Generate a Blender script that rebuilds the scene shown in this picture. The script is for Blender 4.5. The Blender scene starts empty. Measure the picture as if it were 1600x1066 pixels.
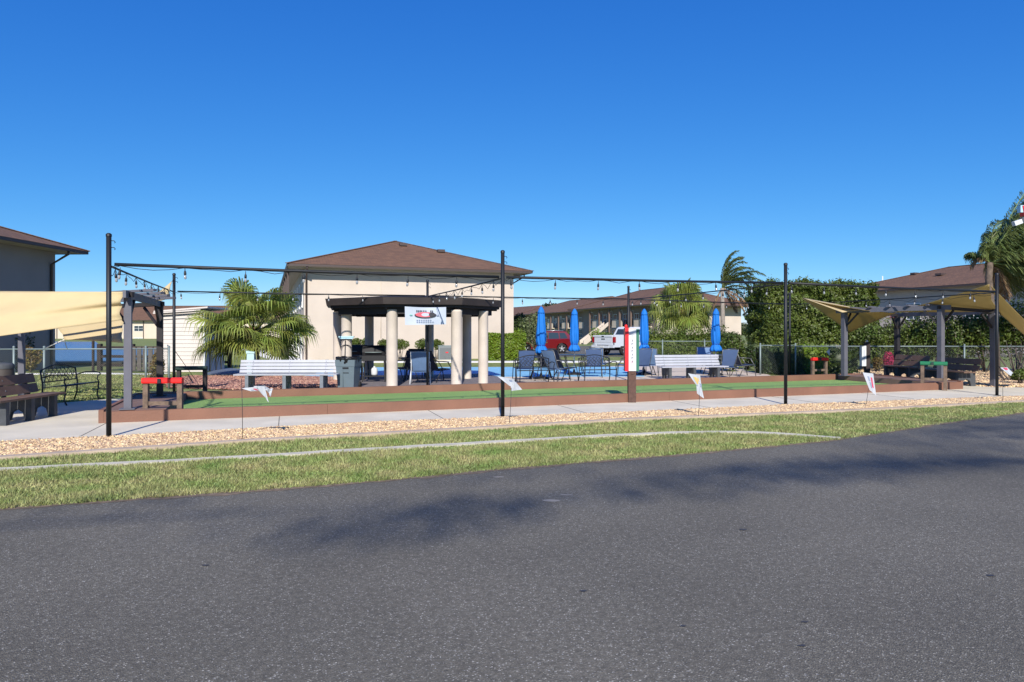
import bpy, math, random
import numpy as np
from math import sin, cos, pi, radians, atan2, sqrt
from mathutils import Vector, Matrix
random.seed(7); rng = np.random.default_rng(7)
S = bpy.context.scene
COL = bpy.context.collection
F, HX, HY, HC = 1067.0, 800.0, 518.0, 1.58
def at(px, py, Y):            # picture position at a known distance -> place
    return Vector(((px-HX)/F*Y, Y, HC-(py-HY)/F*Y))
def gp(px, py, h=0.0):        # picture position on level h -> place
    Y = (HC-h)*F/(py-HY)
    return Vector(((px-HX)/F*Y, Y, h))
ROT = atan2(.339, .941)
U = Vector((cos(ROT), sin(ROT), 0)); V = Vector((-sin(ROT), cos(ROT), 0))
O0 = Vector((-6.04, 10.25, 0))
def C(s, t, z=0.0): return O0 + U*s + V*t + Vector((0, 0, z))

# ------------------------------------------------------------------ materials
MATS = {}
def mat(name, col, rough=.6, metal=0, var=0, scale=5, col2=None, bump=0, bscale=40, spec=.5, coat=0, trans=0, island=0, alpha=None, detail=4, ior=None, transm=0):
    if name in MATS: return MATS[name]
    m = bpy.data.materials.new(name); m.use_nodes = True
    nt = m.node_tree; nd = nt.nodes; ln = nt.links
    b = nd['Principled BSDF']
    b.inputs['Base Color'].default_value = (*col, 1); b.inputs['Roughness'].default_value = rough
    b.inputs['Metallic'].default_value = metal; b.inputs['Specular IOR Level'].default_value = spec
    b.inputs['Coat Weight'].default_value = coat
    if transm: b.inputs['Transmission Weight'].default_value = transm
    csock = None
    tc = nd.new('ShaderNodeTexCoord')
    if var or col2:
        n = nd.new('ShaderNodeTexNoise'); n.inputs['Scale'].default_value = scale; n.inputs['Detail'].default_value = detail
        ln.new(tc.outputs['Object'], n.inputs['Vector'])
        r = nd.new('ShaderNodeMapRange'); r.inputs[1].default_value = .3; r.inputs[2].default_value = .7
        ln.new(n.outputs['Fac'], r.inputs[0])
        mx = nd.new('ShaderNodeMix'); mx.data_type = 'RGBA'
        a = col if col2 else tuple(max(0, c*(1-var)) for c in col)
        bb = col2 if col2 else tuple(min(1, c*(1+var)) for c in col)
        mx.inputs[6].default_value = (*a, 1); mx.inputs[7].default_value = (*bb, 1)
        ln.new(r.outputs[0], mx.inputs[0]); csock = mx.outputs[2]
    if island:
        g = nd.new('ShaderNodeNewGeometry')
        hs = nd.new('ShaderNodeHueSaturation')
        r = nd.new('ShaderNodeMapRange'); r.inputs[3].default_value = 1-island; r.inputs[4].default_value = 1+island
        ln.new(g.outputs['Random Per Island'], r.inputs[0]); ln.new(r.outputs[0], hs.inputs['Value'])
        r2 = nd.new('ShaderNodeMapRange'); r2.inputs[3].default_value = .5-.03*min(1, island*2); r2.inputs[4].default_value = .5+.015
        ln.new(g.outputs['Random Per Island'], r2.inputs[0]); ln.new(r2.outputs[0], hs.inputs['Hue'])
        if csock: ln.new(csock, hs.inputs['Color'])
        else: hs.inputs['Color'].default_value = (*col, 1)
        csock = hs.outputs['Color']
    if csock: ln.new(csock, b.inputs['Base Color'])
    if bump:
        n2 = nd.new('ShaderNodeTexNoise'); n2.inputs['Scale'].default_value = bscale; n2.inputs['Detail'].default_value = 5
        ln.new(tc.outputs['Object'], n2.inputs['Vector'])
        bp = nd.new('ShaderNodeBump'); bp.inputs['Strength'].default_value = min(1, bump); bp.inputs['Distance'].default_value = .02
        ln.new(n2.outputs['Fac'], bp.inputs['Height']); ln.new(bp.outputs[0], b.inputs['Normal'])
    if trans:
        t = nd.new('ShaderNodeBsdfTranslucent'); ms = nd.new('ShaderNodeMixShader'); ms.inputs[0].default_value = trans
        if csock: ln.new(csock, t.inputs['Color'])
        else: t.inputs['Color'].default_value = (*col, 1)
        ln.new(b.outputs[0], ms.inputs[1]); ln.new(t.outputs[0], ms.inputs[2])
        ln.new(ms.outputs[0], nd['Material Output'].inputs['Surface'])
    MATS[name] = m; m['x'] = 1
    return m
def nodes(m): return m.node_tree.nodes, m.node_tree.links, m.node_tree.nodes['Principled BSDF']

black = mat('black powder coat', (.006, .008, .011), .55)
iron = mat('black iron', (.010, .013, .017), .5)
dbrown = mat('dark bronze paint', (.034, .026, .024), .6, var=.2, scale=3)
purl = mat('grey painted pergola', (.105, .105, .128), .6, var=.08, scale=6)
purd = mat('dark and shaded pergola timber', (.020, .017, .019), .7)  # also on pergola posts standing in shade, darkened for it
white_s = mat('white recycled plank', (.37, .385, .43), .5, var=.06, scale=4)
gsup = mat('grey bench support', (.16, .18, .21), .7, var=.15, scale=8)
bsup = mat('charcoal bench support', (.055, .06, .068), .75, var=.2, scale=8, bump=.3)
bplank = mat('brown plastic plank', (.15, .09, .062), .6, var=.18, scale=5)
column_m = mat('cream column stucco', (.55, .48, .41), .85, var=.09, scale=2.2, bump=.15, bscale=60)
stucco = mat('cream stucco', (.54, .465, .395), .9, var=.06, scale=.7, bump=.2, bscale=50)
stuccol = mat('pale stucco', (.58, .50, .40), .9, var=.03, scale=1)
stuccog = mat('shade-toned stucco', (.24, .20, .195), .9, var=.08, scale=1, bump=.2, bscale=40)  # darkened to carry the shade on the row's walls
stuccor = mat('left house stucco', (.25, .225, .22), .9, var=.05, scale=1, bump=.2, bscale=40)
glass_m = mat('dark window glass', (.03, .045, .055), .08, spec=.8)
glass_l = mat('blind behind glass', (.42, .47, .47), .25, spec=.6)
wframe = mat('white window frame', (.8, .8, .78), .5)
gutter = mat('brown gutter', (.065, .045, .04), .5)
soff = mat('soffit', (.35, .30, .27), .8)
wood = mat('weathered post timber', (.15, .105, .075), .85, var=.3, scale=12, bump=.5, bscale=30)
woodd = mat('dark timber', (.035, .025, .024), .85, var=.3, scale=10, bump=.4, bscale=30)
redf = mat('red foam pad', (.80, .015, .012), .55, var=.05, scale=8)
greenf = mat('green foam pad', (.01, .16, .07), .55, var=.05, scale=8)
dgreenf = mat('dark green strap and shaded pad', (.012, .035, .028), .6)
board_m = mat('court board', (.20, .095, .060), .7, var=.14, scale=1.5, bump=.25, bscale=25)
cap_m = mat('court board cap', (.26, .19, .145), .75, var=.12, scale=2)
deck_m = mat('end deck board', (.17, .105, .085), .8, var=.12, scale=3)
turf_m = mat('artificial turf', (.19, .33, .085), .9, col2=(.24, .38, .11), scale=.8, bump=.6, bscale=220)
concrete = mat('sidewalk concrete', (.61, .555, .44), .9, var=.11, scale=1.3, bump=.25, bscale=60)
conc_b = mat('patio concrete', (.56, .47, .38), .9, var=.08, scale=.8, bump=.2, bscale=50)
conc_e = mat('edging concrete', (.44, .35, .265), .9, var=.15, scale=2.5, bump=.5, bscale=30)
conc_c = mat('ribbon kerb concrete', (.54, .50, .40), .9, var=.14, scale=3, bump=.5, bscale=30)
conc_w = mat('white walkway concrete', (.78, .76, .72), .9, var=.05, scale=1)
paver = mat('grey brick paver', (.17, .15, .16), .85, var=.2, scale=6, bump=.4, bscale=20)
bluec = mat('light blue sport court', (.20, .46, .66), .7, var=.06, scale=1)
bluec2 = mat('grey blue court slab', (.10, .13, .19), .8, var=.06, scale=1)
lava = mat('red lava stone', (.28, .13, .095), .95, island=.45, col2=(.42, .25, .19), scale=6)
gravel_m = mat('river gravel', (.50, .335, .17), .85, col2=(.68, .52, .33), scale=9, island=.4)
gbase = mat('gravel bed soil', (.26, .18, .11), .95, var=.3, scale=12)
lbase = mat('lava bed soil', (.24, .13, .10), .95, var=.3, scale=9)
sail = mat('cream shade cloth', (.72, .59, .34), .85, trans=.35, var=.04, scale=2)
sail_under = mat('shaded sail underside', (.55, .44, .20), .85, trans=.40, var=.06, scale=2)  # cream cloth with its shaded underside painted in as ochre
bin_m = mat('grey bin plastic', (.115, .155, .18), .5, var=.06, scale=5)
bag = mat('black bin bag', (.008, .008, .010), .35, bump=.8, bscale=18)
blue_u = mat('blue umbrella canvas', (.004, .17, .60), .75, var=.08, scale=6, trans=.12)
sling = mat('blue sling mesh', (.075, .13, .27), .6, var=.06, scale=6, trans=.15)
slingl = mat('light blue sling mesh', (.15, .25, .43), .6, var=.06, scale=6, trans=.15)
slingd = mat('navy sling mesh', (.022, .035, .075), .6, var=.06, scale=6)
greym = mat('grey chair frame', (.11, .115, .12), .4, metal=.4)
wmetal = mat('white chair frame', (.72, .74, .76), .4)
galv = mat('galvanised steel', (.20, .25, .25), .55, metal=.3)
galvd = mat('vinyl coated wire', (.11, .135, .13), .5, metal=.4)
tabled = mat('table top', (.05, .055, .06), .4)
cover = mat('black grill cover', (.010, .010, .012), .7, bump=.6, bscale=10)
whitep = mat('white paint', (.60, .62, .63), .4, var=.03, scale=3)
offw = mat('white siding', (.58, .53, .49), .6, var=.03, scale=2)
shedd = mat('grey trim and shaded shed side', (.50, .50, .50), .7)
redp = mat('scoreboard red', (.72, .012, .02), .4)
greenp = mat('scoreboard green', (.02, .14, .09), .45)
ink = mat('grey lettering', (.15, .16, .2), .6)
inkl = mat('faded lettering', (.42, .45, .52), .6)
inkr = mat('faded red lettering', (.66, .30, .36), .6)
postw = mat('scoreboard post', (.085, .042, .030), .75, var=.25, scale=12, bump=.4, bscale=30)
flag_w = mat('white flag cloth', (.62, .65, .69), .7, trans=.3)
flag_r = mat('flag red print', (.72, .08, .16), .7, trans=.2)
flag_b = mat('flag grey print', (.25, .30, .42), .7)
flag_y = mat('flag yellow print', (.85, .58, .18), .7, trans=.2)
flag_g = mat('flag green print', (.25, .55, .48), .7, trans=.2)
wire_m = mat('flag wire', (.03, .025, .03), .5)
banner_m = mat('white banner vinyl', (.50, .56, .66), .5, trans=.15)
carred = mat('dark red car paint', (.13, .003, .005), .25, coat=1)
carwhite = mat('white car paint', (.55, .59, .65), .3, coat=.6)
tyre = mat('tyre rubber', (.012, .012, .013), .8)
rim_m = mat('alloy rim', (.55, .56, .58), .3, metal=.7)
carblk = mat('black car trim', (.010, .010, .012), .5)
tail = mat('red tail lamp', (.30, .01, .015), .25, coat=.5)
acm = mat('air conditioner metal', (.20, .22, .22), .5)
boxg = mat('pale green utility cabinet', (.42, .60, .60), .6)
ltblue = mat('light blue rack', (.40, .62, .70), .5)
bulb_m = mat('clear bulb glass', (.46, .48, .50), .12, spec=.9, trans=.35)
water = mat('pond water', (.05, .115, .24), .25, spec=1.0, bump=.35, bscale=1.2)
bark = mat('palm trunk', (.22, .165, .125), .9, var=.3, scale=10, bump=.8, bscale=14)
boots = mat('palm boots', (.24, .11, .06), .9, island=.3)
barkg = mat('grey palm trunk', (.27, .235, .20), .9, var=.2, scale=8, bump=.5, bscale=20)
barkt = mat('tree bark', (.10, .08, .065), .9, var=.3, scale=8, bump=.6, bscale=16)
palm_l = mat('fan palm leaf', (.155, .215, .036), .4, col2=(.33, .36, .085), scale=1.2, island=.35, trans=.35)
palm_q = mat('queen palm leaf', (.060, .090, .022), .5, col2=(.13, .155, .040), scale=1.0, island=.35, trans=.25)
palm_d = mat('dark queen palm leaf', (.10, .15, .05), .5, col2=(.22, .27, .08), scale=.9, island=.4, trans=.2)
dead = mat('dead palm frond', (.34, .22, .12), .8, island=.3, trans=.2)
hedge_b = mat('bright hedge leaf', (.13, .21, .012), .5, col2=(.18, .26, .02), scale=1.5, island=.35, trans=.25)
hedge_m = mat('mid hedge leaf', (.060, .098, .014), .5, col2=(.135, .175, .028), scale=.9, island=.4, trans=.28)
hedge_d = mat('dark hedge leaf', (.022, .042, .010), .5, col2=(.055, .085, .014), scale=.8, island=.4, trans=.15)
hedge_g = mat('grey green leaf', (.10, .125, .055), .6, col2=(.15, .18, .07), scale=1.5, island=.35, trans=.2)
croton = mat('croton leaf', (.20, .17, .03), .5, col2=(.13, .06, .02), scale=5, island=.4, trans=.2)
pink = mat('pink bracts', (.50, .03, .12), .6, island=.3, trans=.3)
blade_g = mat('grass blade', (.205, .30, .078), .6, island=.5, trans=.3, col2=(.44, .41, .18), scale=2.2)

# shingles
shing = mat('brown asphalt shingle', (.17, .082, .058), .9)
nd, ln, b = nodes(shing)
tc = nd['Texture Coordinate'] if 'Texture Coordinate' in nd else nd.new('ShaderNodeTexCoord')
br = nd.new('ShaderNodeTexBrick'); br.inputs['Scale'].default_value = 1; br.inputs['Brick Width'].default_value = .32; br.inputs['Row Height'].default_value = .14
br.inputs['Mortar Size'].default_value = .008
br.inputs['Color1'].default_value = (.20, .100, .050, 1); br.inputs['Color2'].default_value = (.128, .066, .036, 1); br.inputs['Mortar'].default_value = (.07, .036, .03, 1)
ln.new(tc.outputs['Object'], br.inputs['Vector'])
nz = nd.new('ShaderNodeTexNoise'); nz.inputs['Scale'].default_value = .5; ln.new(tc.outputs['Object'], nz.inputs['Vector'])
mx = nd.new('ShaderNodeMix'); mx.data_type = 'RGBA'; mx.blend_type = 'MULTIPLY'; mx.inputs[0].default_value = .5
ln.new(br.outputs[0], mx.inputs[6]); rn = nd.new('ShaderNodeMapRange'); rn.inputs[3].default_value = .6; rn.inputs[4].default_value = 1.1; ln.new(nz.outputs['Fac'], rn.inputs[0]); ln.new(rn.outputs[0], mx.inputs[7])
hs = nd.new('ShaderNodeHueSaturation'); hs.inputs['Value'].default_value = 1.0; hs.inputs['Saturation'].default_value = .95
ln.new(mx.outputs[2], hs.inputs['Color']); ln.new(hs.outputs[0], b.inputs['Base Color'])

# asphalt with pale stone flecks and stains of its own
asph = mat('asphalt', (.06, .06, .065), .85)
nd, ln, b = nodes(asph); tc = [n for n in nd if n.type == 'TEX_COORD'][0]
vo = nd.new('ShaderNodeTexVoronoi'); vo.inputs['Scale'].default_value = 150; vo.inputs['Randomness'].default_value = 1
ln.new(tc.outputs['Object'], vo.inputs['Vector'])
sep = nd.new('ShaderNodeSeparateColor'); ln.new(vo.outputs['Color'], sep.inputs[0])
rp = nd.new('ShaderNodeValToRGB'); e = rp.color_ramp.elements
e[0].position = 0; e[0].color = (.094, .085, .066, 1); e[1].position = .6; e[1].color = (.127, .115, .090, 1)
x = e.new(.86); x.color = (.160, .146, .116, 1); x = e.new(.95); x.color = (.21, .20, .16, 1); x = e.new(1); x.color = (.42, .40, .36, 1)
ln.new(sep.outputs[0], rp.inputs[0])
vo3 = nd.new('ShaderNodeTexNoise'); vo3.inputs['Scale'].default_value = 26; vo3.inputs['Detail'].default_value = 6; ln.new(tc.outputs['Object'], vo3.inputs['Vector'])
r3 = nd.new('ShaderNodeMapRange'); r3.inputs[1].default_value = .3; r3.inputs[2].default_value = .7; r3.inputs[3].default_value = .78; r3.inputs[4].default_value = 1.22
ln.new(vo3.outputs['Fac'], r3.inputs[0])
n1 = nd.new('ShaderNodeTexNoise'); n1.inputs['Scale'].default_value = .45; n1.inputs['Detail'].default_value = 6; ln.new(tc.outputs['Object'], n1.inputs['Vector'])
r1 = nd.new('ShaderNodeMapRange'); r1.inputs[1].default_value = .3; r1.inputs[2].default_value = .7; r1.inputs[3].default_value = .80; r1.inputs[4].default_value = 1.16
ln.new(n1.outputs['Fac'], r1.inputs[0])
ml = nd.new('ShaderNodeMath'); ml.operation = 'MULTIPLY'; ln.new(r1.outputs[0], ml.inputs[0]); ln.new(r3.outputs[0], ml.inputs[1])
hs = nd.new('ShaderNodeHueSaturation'); ln.new(rp.outputs[0], hs.inputs['Color']); ln.new(ml.outputs[0], hs.inputs['Value'])
ln.new(hs.outputs[0], b.inputs['Base Color'])
bp = nd.new('ShaderNodeBump'); bp.inputs['Strength'].default_value = .5; bp.inputs['Distance'].default_value = .01
ln.new(vo.outputs['Distance'], bp.inputs['Height']); ln.new(bp.outputs[0], b.inputs['Normal'])

# lawn: green with straw patches
lawn = mat('lawn', (.12, .155, .035), .95)
nd, ln, b = nodes(lawn); tc = [n for n in nd if n.type == 'TEX_COORD'][0]
n1 = nd.new('ShaderNodeTexNoise'); n1.inputs['Scale'].default_value = .8; n1.inputs['Detail'].default_value = 8; n1.inputs['Roughness'].default_value = .65
ln.new(tc.outputs['Object'], n1.inputs['Vector'])
rp = nd.new('ShaderNodeValToRGB'); e = rp.color_ramp.elements
e[0].position = .32; e[0].color = (.115, .165, .035, 1); e[1].position = .70; e[1].color = (.31, .275, .125, 1); x = e.new(.52); x.color = (.19, .225, .06, 1)
ln.new(n1.outputs['Fac'], rp.inputs[0]); ln.new(rp.outputs[0], b.inputs['Base Color'])
n2 = nd.new('ShaderNodeTexNoise'); n2.inputs['Scale'].default_value = 60; ln.new(tc.outputs['Object'], n2.inputs['Vector'])
bp = nd.new('ShaderNodeBump'); bp.inputs['Strength'].default_value = .8; bp.inputs['Distance'].default_value = .03
ln.new(n2.outputs['Fac'], bp.inputs['Height']); ln.new(bp.outputs[0], b.inputs['Normal'])

# ------------------------------------------------------------------ mesh builder
def frame(d):
    d = Vector(d).normalized()
    a = Vector((0, 0, 1)) if abs(d.z) < .95 else Vector((0, 1, 0))
    x = d.cross(a).normalized(); y = x.cross(d).normalized()
    return x, y
class MB:
    def __init__(s): s.v = []; s.f = []; s.sm = []
    def add(s, vs, fs, smooth=False):
        n = len(s.v); s.v += [tuple(p) for p in vs]; s.f += [tuple(i+n for i in f) for f in fs]; s.sm += [smooth]*len(fs); return s
    def box(s, c, d, rz=0, M=None):
        hx, hy, hz = d[0]/2, d[1]/2, d[2]/2; R = M or Matrix.Rotation(rz, 3, 'Z')
        vs = [Vector(c)+R @ Vector((x*hx, y*hy, z*hz)) for z in (-1, 1) for x, y in ((-1, -1), (1, -1), (1, 1), (-1, 1))]
        return s.add(vs, [(3, 2, 1, 0), (4, 5, 6, 7), (0, 1, 5, 4), (1, 2, 6, 5), (2, 3, 7, 6), (3, 0, 4, 7)])
    def beam(s, p, q, w, h=None, up=None):
        p = Vector(p); q = Vector(q); h = h or w; d = (q-p)
        if up is None: x, y = frame(d)
        else:
            y = Vector(up).normalized(); x = d.normalized().cross(y).normalized(); y = x.cross(d.normalized())
        vs = [o+x*(a*w/2)+y*(b_*h/2) for o in (p, q) for a, b_ in ((-1, -1), (1, -1), (1, 1), (-1, 1))]
        return s.add(vs, [(3, 2, 1, 0), (4, 5, 6, 7), (0, 1, 5, 4), (1, 2, 6, 5), (2, 3, 7, 6), (3, 0, 4, 7)])
    def tube(s, pts, r, n=6, caps=True):
        pts = [Vector(p) for p in pts]; k = len(pts); rs = r if isinstance(r, (list, tuple)) else [r]*k
        vs = []; px = None
        for i, p in enumerate(pts):
            d = (pts[min(i+1, k-1)]-pts[max(i-1, 0)])
            if px is None: x, y = frame(d)
            else:
                dn = d.normalized(); x = (px-dn*px.dot(dn)).normalized(); y = x.cross(dn).normalized()
            px = x
            vs += [p+x*(rs[i]*cos(2*pi*j/n))+y*(rs[i]*sin(2*pi*j/n)) for j in range(n)]
        fs = [(i*n+j, i*n+(j+1) % n, (i+1)*n+(j+1) % n, (i+1)*n+j) for i in range(k-1) for j in range(n)]
        s.add(vs, fs, True)
        if caps:
            n0 = len(s.v)-len(vs); s.f += [tuple(n0+j for j in range(n))[::-1], tuple(n0+(k-1)*n+j for j in range(n))]; s.sm += [False, False]
        return s
    def lathe(s, prof, c=(0, 0, 0), n=16, smooth=True):
        c = Vector(c); vs = []
        for r, z in prof: vs += [c+Vector((max(r, 1e-4)*cos(2*pi*j/n), max(r, 1e-4)*sin(2*pi*j/n), z)) for j in range(n)]
        k = len(prof)
        return s.add(vs, [(i*n+j, i*n+(j+1) % n, (i+1)*n+(j+1) % n, (i+1)*n+j) for i in range(k-1) for j in range(n)], smooth)
    def disc(s, c, r, h, n=20): return s.lathe([(0, 0), (r, 0), (r, h), (0, h)], c, n, False)
    def poly(s, pts): return s.add(pts, [tuple(range(len(pts)))])
    def slab(s, pts, z0, z1):           # ground polygon with a thickness
        n = len(pts); vs = [(p[0], p[1], z0) for p in pts]+[(p[0], p[1], z1) for p in pts]
        return s.add(vs, [tuple(range(n))[::-1], tuple(range(n, 2*n))]+[(i, (i+1) % n, n+(i+1) % n, n+i) for i in range(n)])
    def prof(s, pts, y0, y1, ax='y', chamf=0):     # side outline (x,z) pushed through the width
        n = len(pts); cx = sum(p[0] for p in pts)/n; cz = sum(p[1] for p in pts)/n
        if chamf: lay = [(y0, 1-chamf), (y0+chamf, 1), (y1-chamf, 1), (y1, 1-chamf)]
        else: lay = [(y0, 1), (y1, 1)]
        vs = []
        for y, k in lay:
            for (a, b_) in pts:
                a2 = cx+(a-cx)*(1-(1-k)*.5); b2 = cz+(b_-cz)*k
                vs.append((a2, y, b2) if ax == 'y' else (y, a2, b2))
        m = len(lay)
        fs = [tuple(range(n)), tuple(range((m-1)*n, m*n))[::-1]]
        fs += [(i*n+j, (i+1)*n+j, (i+1)*n+(j+1) % n, i*n+(j+1) % n) for i in range(m-1) for j in range(n)]
        return s.add(vs, fs)
    def ell(s, c, r, n=12, m=8):
        c = Vector(c); vs = []
        for i in range(m+1):
            a = pi*i/m
            for j in range(n):
                p = 2*pi*j/n; vs.append(c+Vector((r[0]*sin(a)*cos(p)+1e-5*cos(p), r[1]*sin(a)*sin(p)+1e-5*sin(p), r[2]*cos(a))))
        return s.add(vs, [(i*n+j, (i+1)*n+j, (i+1)*n+(j+1) % n, i*n+(j+1) % n) for i in range(m) for j in range(n)], True)
def mk(name, mb, material, parent=None, world=False, origin=None):
    vs = mb.v
    if world and parent is not None:
        Mi = Matrix.Translation(parent.location) @ parent.rotation_euler.to_matrix().to_4x4()
        g = parent.parent
        if g is not None: Mi = (Matrix.Translation(g.location) @ g.rotation_euler.to_matrix().to_4x4()) @ Mi
        Mi = Mi.inverted(); vs = [Mi @ Vector(p) for p in vs]
    if origin is not None:
        o3 = Vector(origin); vs = [Vector(p)-o3 for p in vs]
    me = bpy.data.meshes.new(name); me.from_pydata([tuple(p) for p in vs], [], mb.f)
    me.polygons.foreach_set('use_smooth', mb.sm); me.update()
    me.materials.append(material)
    o = bpy.data.objects.new(name, me); COL.objects.link(o)
    if parent: o.parent = parent
    if origin is not None: o.location = origin
    return o
def mknp(name, V_, F_, material, parent=None, origin=(0, 0, 0)):
    V_ = np.asarray(V_, dtype=np.float32)-np.asarray(origin, dtype=np.float32); F_ = np.asarray(F_, dtype=np.int32); k = F_.shape[1]
    me = bpy.data.meshes.new(name); me.vertices.add(len(V_)); me.vertices.foreach_set('co', V_.ravel())
    me.loops.add(F_.size); me.loops.foreach_set('vertex_index', F_.ravel())
    me.polygons.add(len(F_)); me.polygons.foreach_set('loop_start', np.arange(0, F_.size, k, dtype=np.int32))
    me.update(calc_edges=True); me.materials.append(material)
    o = bpy.data.objects.new(name, me); COL.objects.link(o); o.location = origin
    if parent: o.parent = parent
    return o
def tag(o, label=None, cat=None, group=None, kind=None):
    if label: o['label'] = label
    if cat: o['category'] = cat
    if group: o['group'] = group
    if kind: o['kind'] = kind
    return o
def thing(name, label, cat, loc=(0, 0, 0), rz=0, group=None):
    o = bpy.data.objects.new(name, None); COL.objects.link(o); o.empty_display_size = .2
    loc = tuple(loc); o.location = loc if len(loc) == 3 else (*loc, 0); o.rotation_euler = (0, 0, rz)
    return tag(o, label, cat, group)
def dup(root, loc, rz, label, group=None):
    def cp(o, par):
        c = o.copy(); COL.objects.link(c); c.parent = par
        for ch in list(o.children): cp(ch, c)
        return c
    r = cp(root, None); r.location = Vector(loc); r.rotation_euler = (0, 0, rz); r['label'] = label
    if group: r['group'] = group
    return r
def struct(name, mb, m, label=None): return tag(mk(name, mb, m), label, None, None, 'structure')

# ------------------------------------------------------------------ world, sun, camera
EL = 34.0; AZ = -2.5
w = bpy.data.worlds.new("World"); S.world = w; w.use_nodes = True
bg = w.node_tree.nodes['Background']; sky = w.node_tree.nodes.new('ShaderNodeTexSky'); sky.sky_type = 'NISHITA'
sky.sun_disc = False; sky.sun_elevation = radians(EL); sky.sun_rotation = radians(180); sky.altitude = 2500
sky.air_density = 1.0; sky.dust_density = 0; sky.ozone_density = 6.0
wn = w.node_tree.nodes; wl = w.node_tree.links
sp_ = wn.new('ShaderNodeSeparateColor'); cb_ = wn.new('ShaderNodeCombineColor'); wl.new(sky.outputs[0], sp_.inputs[0])
for ch, (k_, p_) in enumerate(((.30, 1.46), (.88, .91), (2.6, .48))):      # deep, saturated winter sky
    a_ = wn.new('ShaderNodeMath'); a_.operation = 'POWER'; a_.inputs[1].default_value = p_; b_ = wn.new('ShaderNodeMath'); b_.operation = 'MULTIPLY'; b_.inputs[1].default_value = k_
    wl.new(sp_.outputs[ch], a_.inputs[0]); wl.new(a_.outputs[0], b_.inputs[0]); wl.new(b_.outputs[0], cb_.inputs[ch])
wl.new(cb_.outputs[0], bg.inputs[0]); bg.inputs[1].default_value = .112
sl = bpy.data.lights.new('sun', 'SUN'); sl.energy = 5.0; sl.angle = radians(.9); sl.color = (1, .94, .85)
so = bpy.data.objects.new('sun', sl); COL.objects.link(so); so.rotation_euler = (radians(90-EL), 0, radians(-AZ)); so.location = (0, -20, 20)
cd = bpy.data.cameras.new('camera'); cam = bpy.data.objects.new('camera', cd); COL.objects.link(cam); S.camera = cam
cam.location = (0, 0, HC); cam.rotation_euler = (pi/2, 0, 0); cd.sensor_width = 36; cd.lens = 36*F/1600; cd.shift_y = -15/1600; cd.clip_end = 3000; cd.clip_start = .05
S.view_settings.view_transform = 'Standard'; S.view_settings.look = 'None'; S.view_settings.exposure = .32; S.view_settings.gamma = 1

# ------------------------------------------------------------------ ground
def grid_poly(pts, z): return MB().poly([(p[0], p[1], z) for p in pts])
struct('ground', MB().poly([(-700, -300, -.012), (700, -300, -.012), (700, 1500, -.012), (-700, 1500, -.012)]), lawn, 'green lawn with straw coloured patches')
road_edge = [gp(*p) for p in ((-400, 828), (-150, 809), (0, 797), (200, 782), (400, 768), (600, 752), (800, 733), (960, 720), (1100, 708), (1200, 699), (1280, 691), (1340, 683), (1400, 674), (1450, 666), (1520, 656), (1600, 645))]
road_edge += [Vector((14.5, 15.2, 0)), Vector((40, 24, 0))]
# a little raggedness in the asphalt edge
re2 = []
for a, b_ in zip(road_edge[:-1], road_edge[1:]):
    n = max(1, int((b_-a).length/.12))
    for i in range(n):
        p = a.lerp(b_, i/n); re2.append(p+Vector((0, random.uniform(-.02, .02), 0)))
re2.append(road_edge[-1])
struct('road', MB().poly([(p.x, p.y, 0) for p in re2]+[(60, 20, 0), (60, -30, 0), (-60, -30, 0), (-60, 2, 0), (-9, 4.5, 0)][:4]+[(-30, 2.0, 0)]), asph, 'dark asphalt road in the foreground')
for p_, r_ in ((gp(862, 783), .045), (gp(886, 774), .03), (gp(780, 746), .03)):
    pts = [(p_.x+r_*2.2*cos(a)*random.uniform(.7, 1.2), p_.y+r_*sin(a)*random.uniform(.7, 1.2)) for a in [2*pi*i/10 for i in range(10)]]
    struct('road_spot', MB().poly([(x, y, .004) for x, y in pts]), mat('worn pale asphalt', (.27, .25, .22), .9))
oil = mat('oil drip stain', (.045, .043, .045), .6)
for p_, r_ in ((gp(1254, 1010), .014), (gp(1258, 973), .012), (gp(1548, 900), .018), (gp(912, 924), .014), (gp(1068, 979), .012), (gp(1160, 828), .02), (gp(320, 884), .016)):
    pts = [(p_.x+r_*1.6*cos(a)*random.uniform(.6, 1.3), p_.y+r_*sin(a)*random.uniform(.6, 1.3)) for a in [2*pi*i/9 for i in range(9)]]
    struct('oil_drip', MB().poly([(x, y, .004) for x, y in pts]), oil)
# bare soil and clippings where the grass meets the asphalt
soil = mat('verge soil', (.17, .125, .085), .95, var=.4, scale=14)
L = []; R_ = []
for p in [q for q in re2 if -9 < q.x < 14]:
    k = .5+.5*sin(p.x*1.7)*sin(p.x*4.3+1)+.35*sin(p.x*13)
    L.append(p+Vector((0, .08, 0))); R_.append(p-Vector((0, max(0, .07*k)+random.uniform(0, .025), 0)))
n = len(L)
struct('verge_soil', MB().add([(p.x, p.y, .003) for p in L]+[(p.x, p.y, .003) for p in R_], [(i, n+i, n+i+1, i+1) for i in range(n-1)]), soil)
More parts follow.
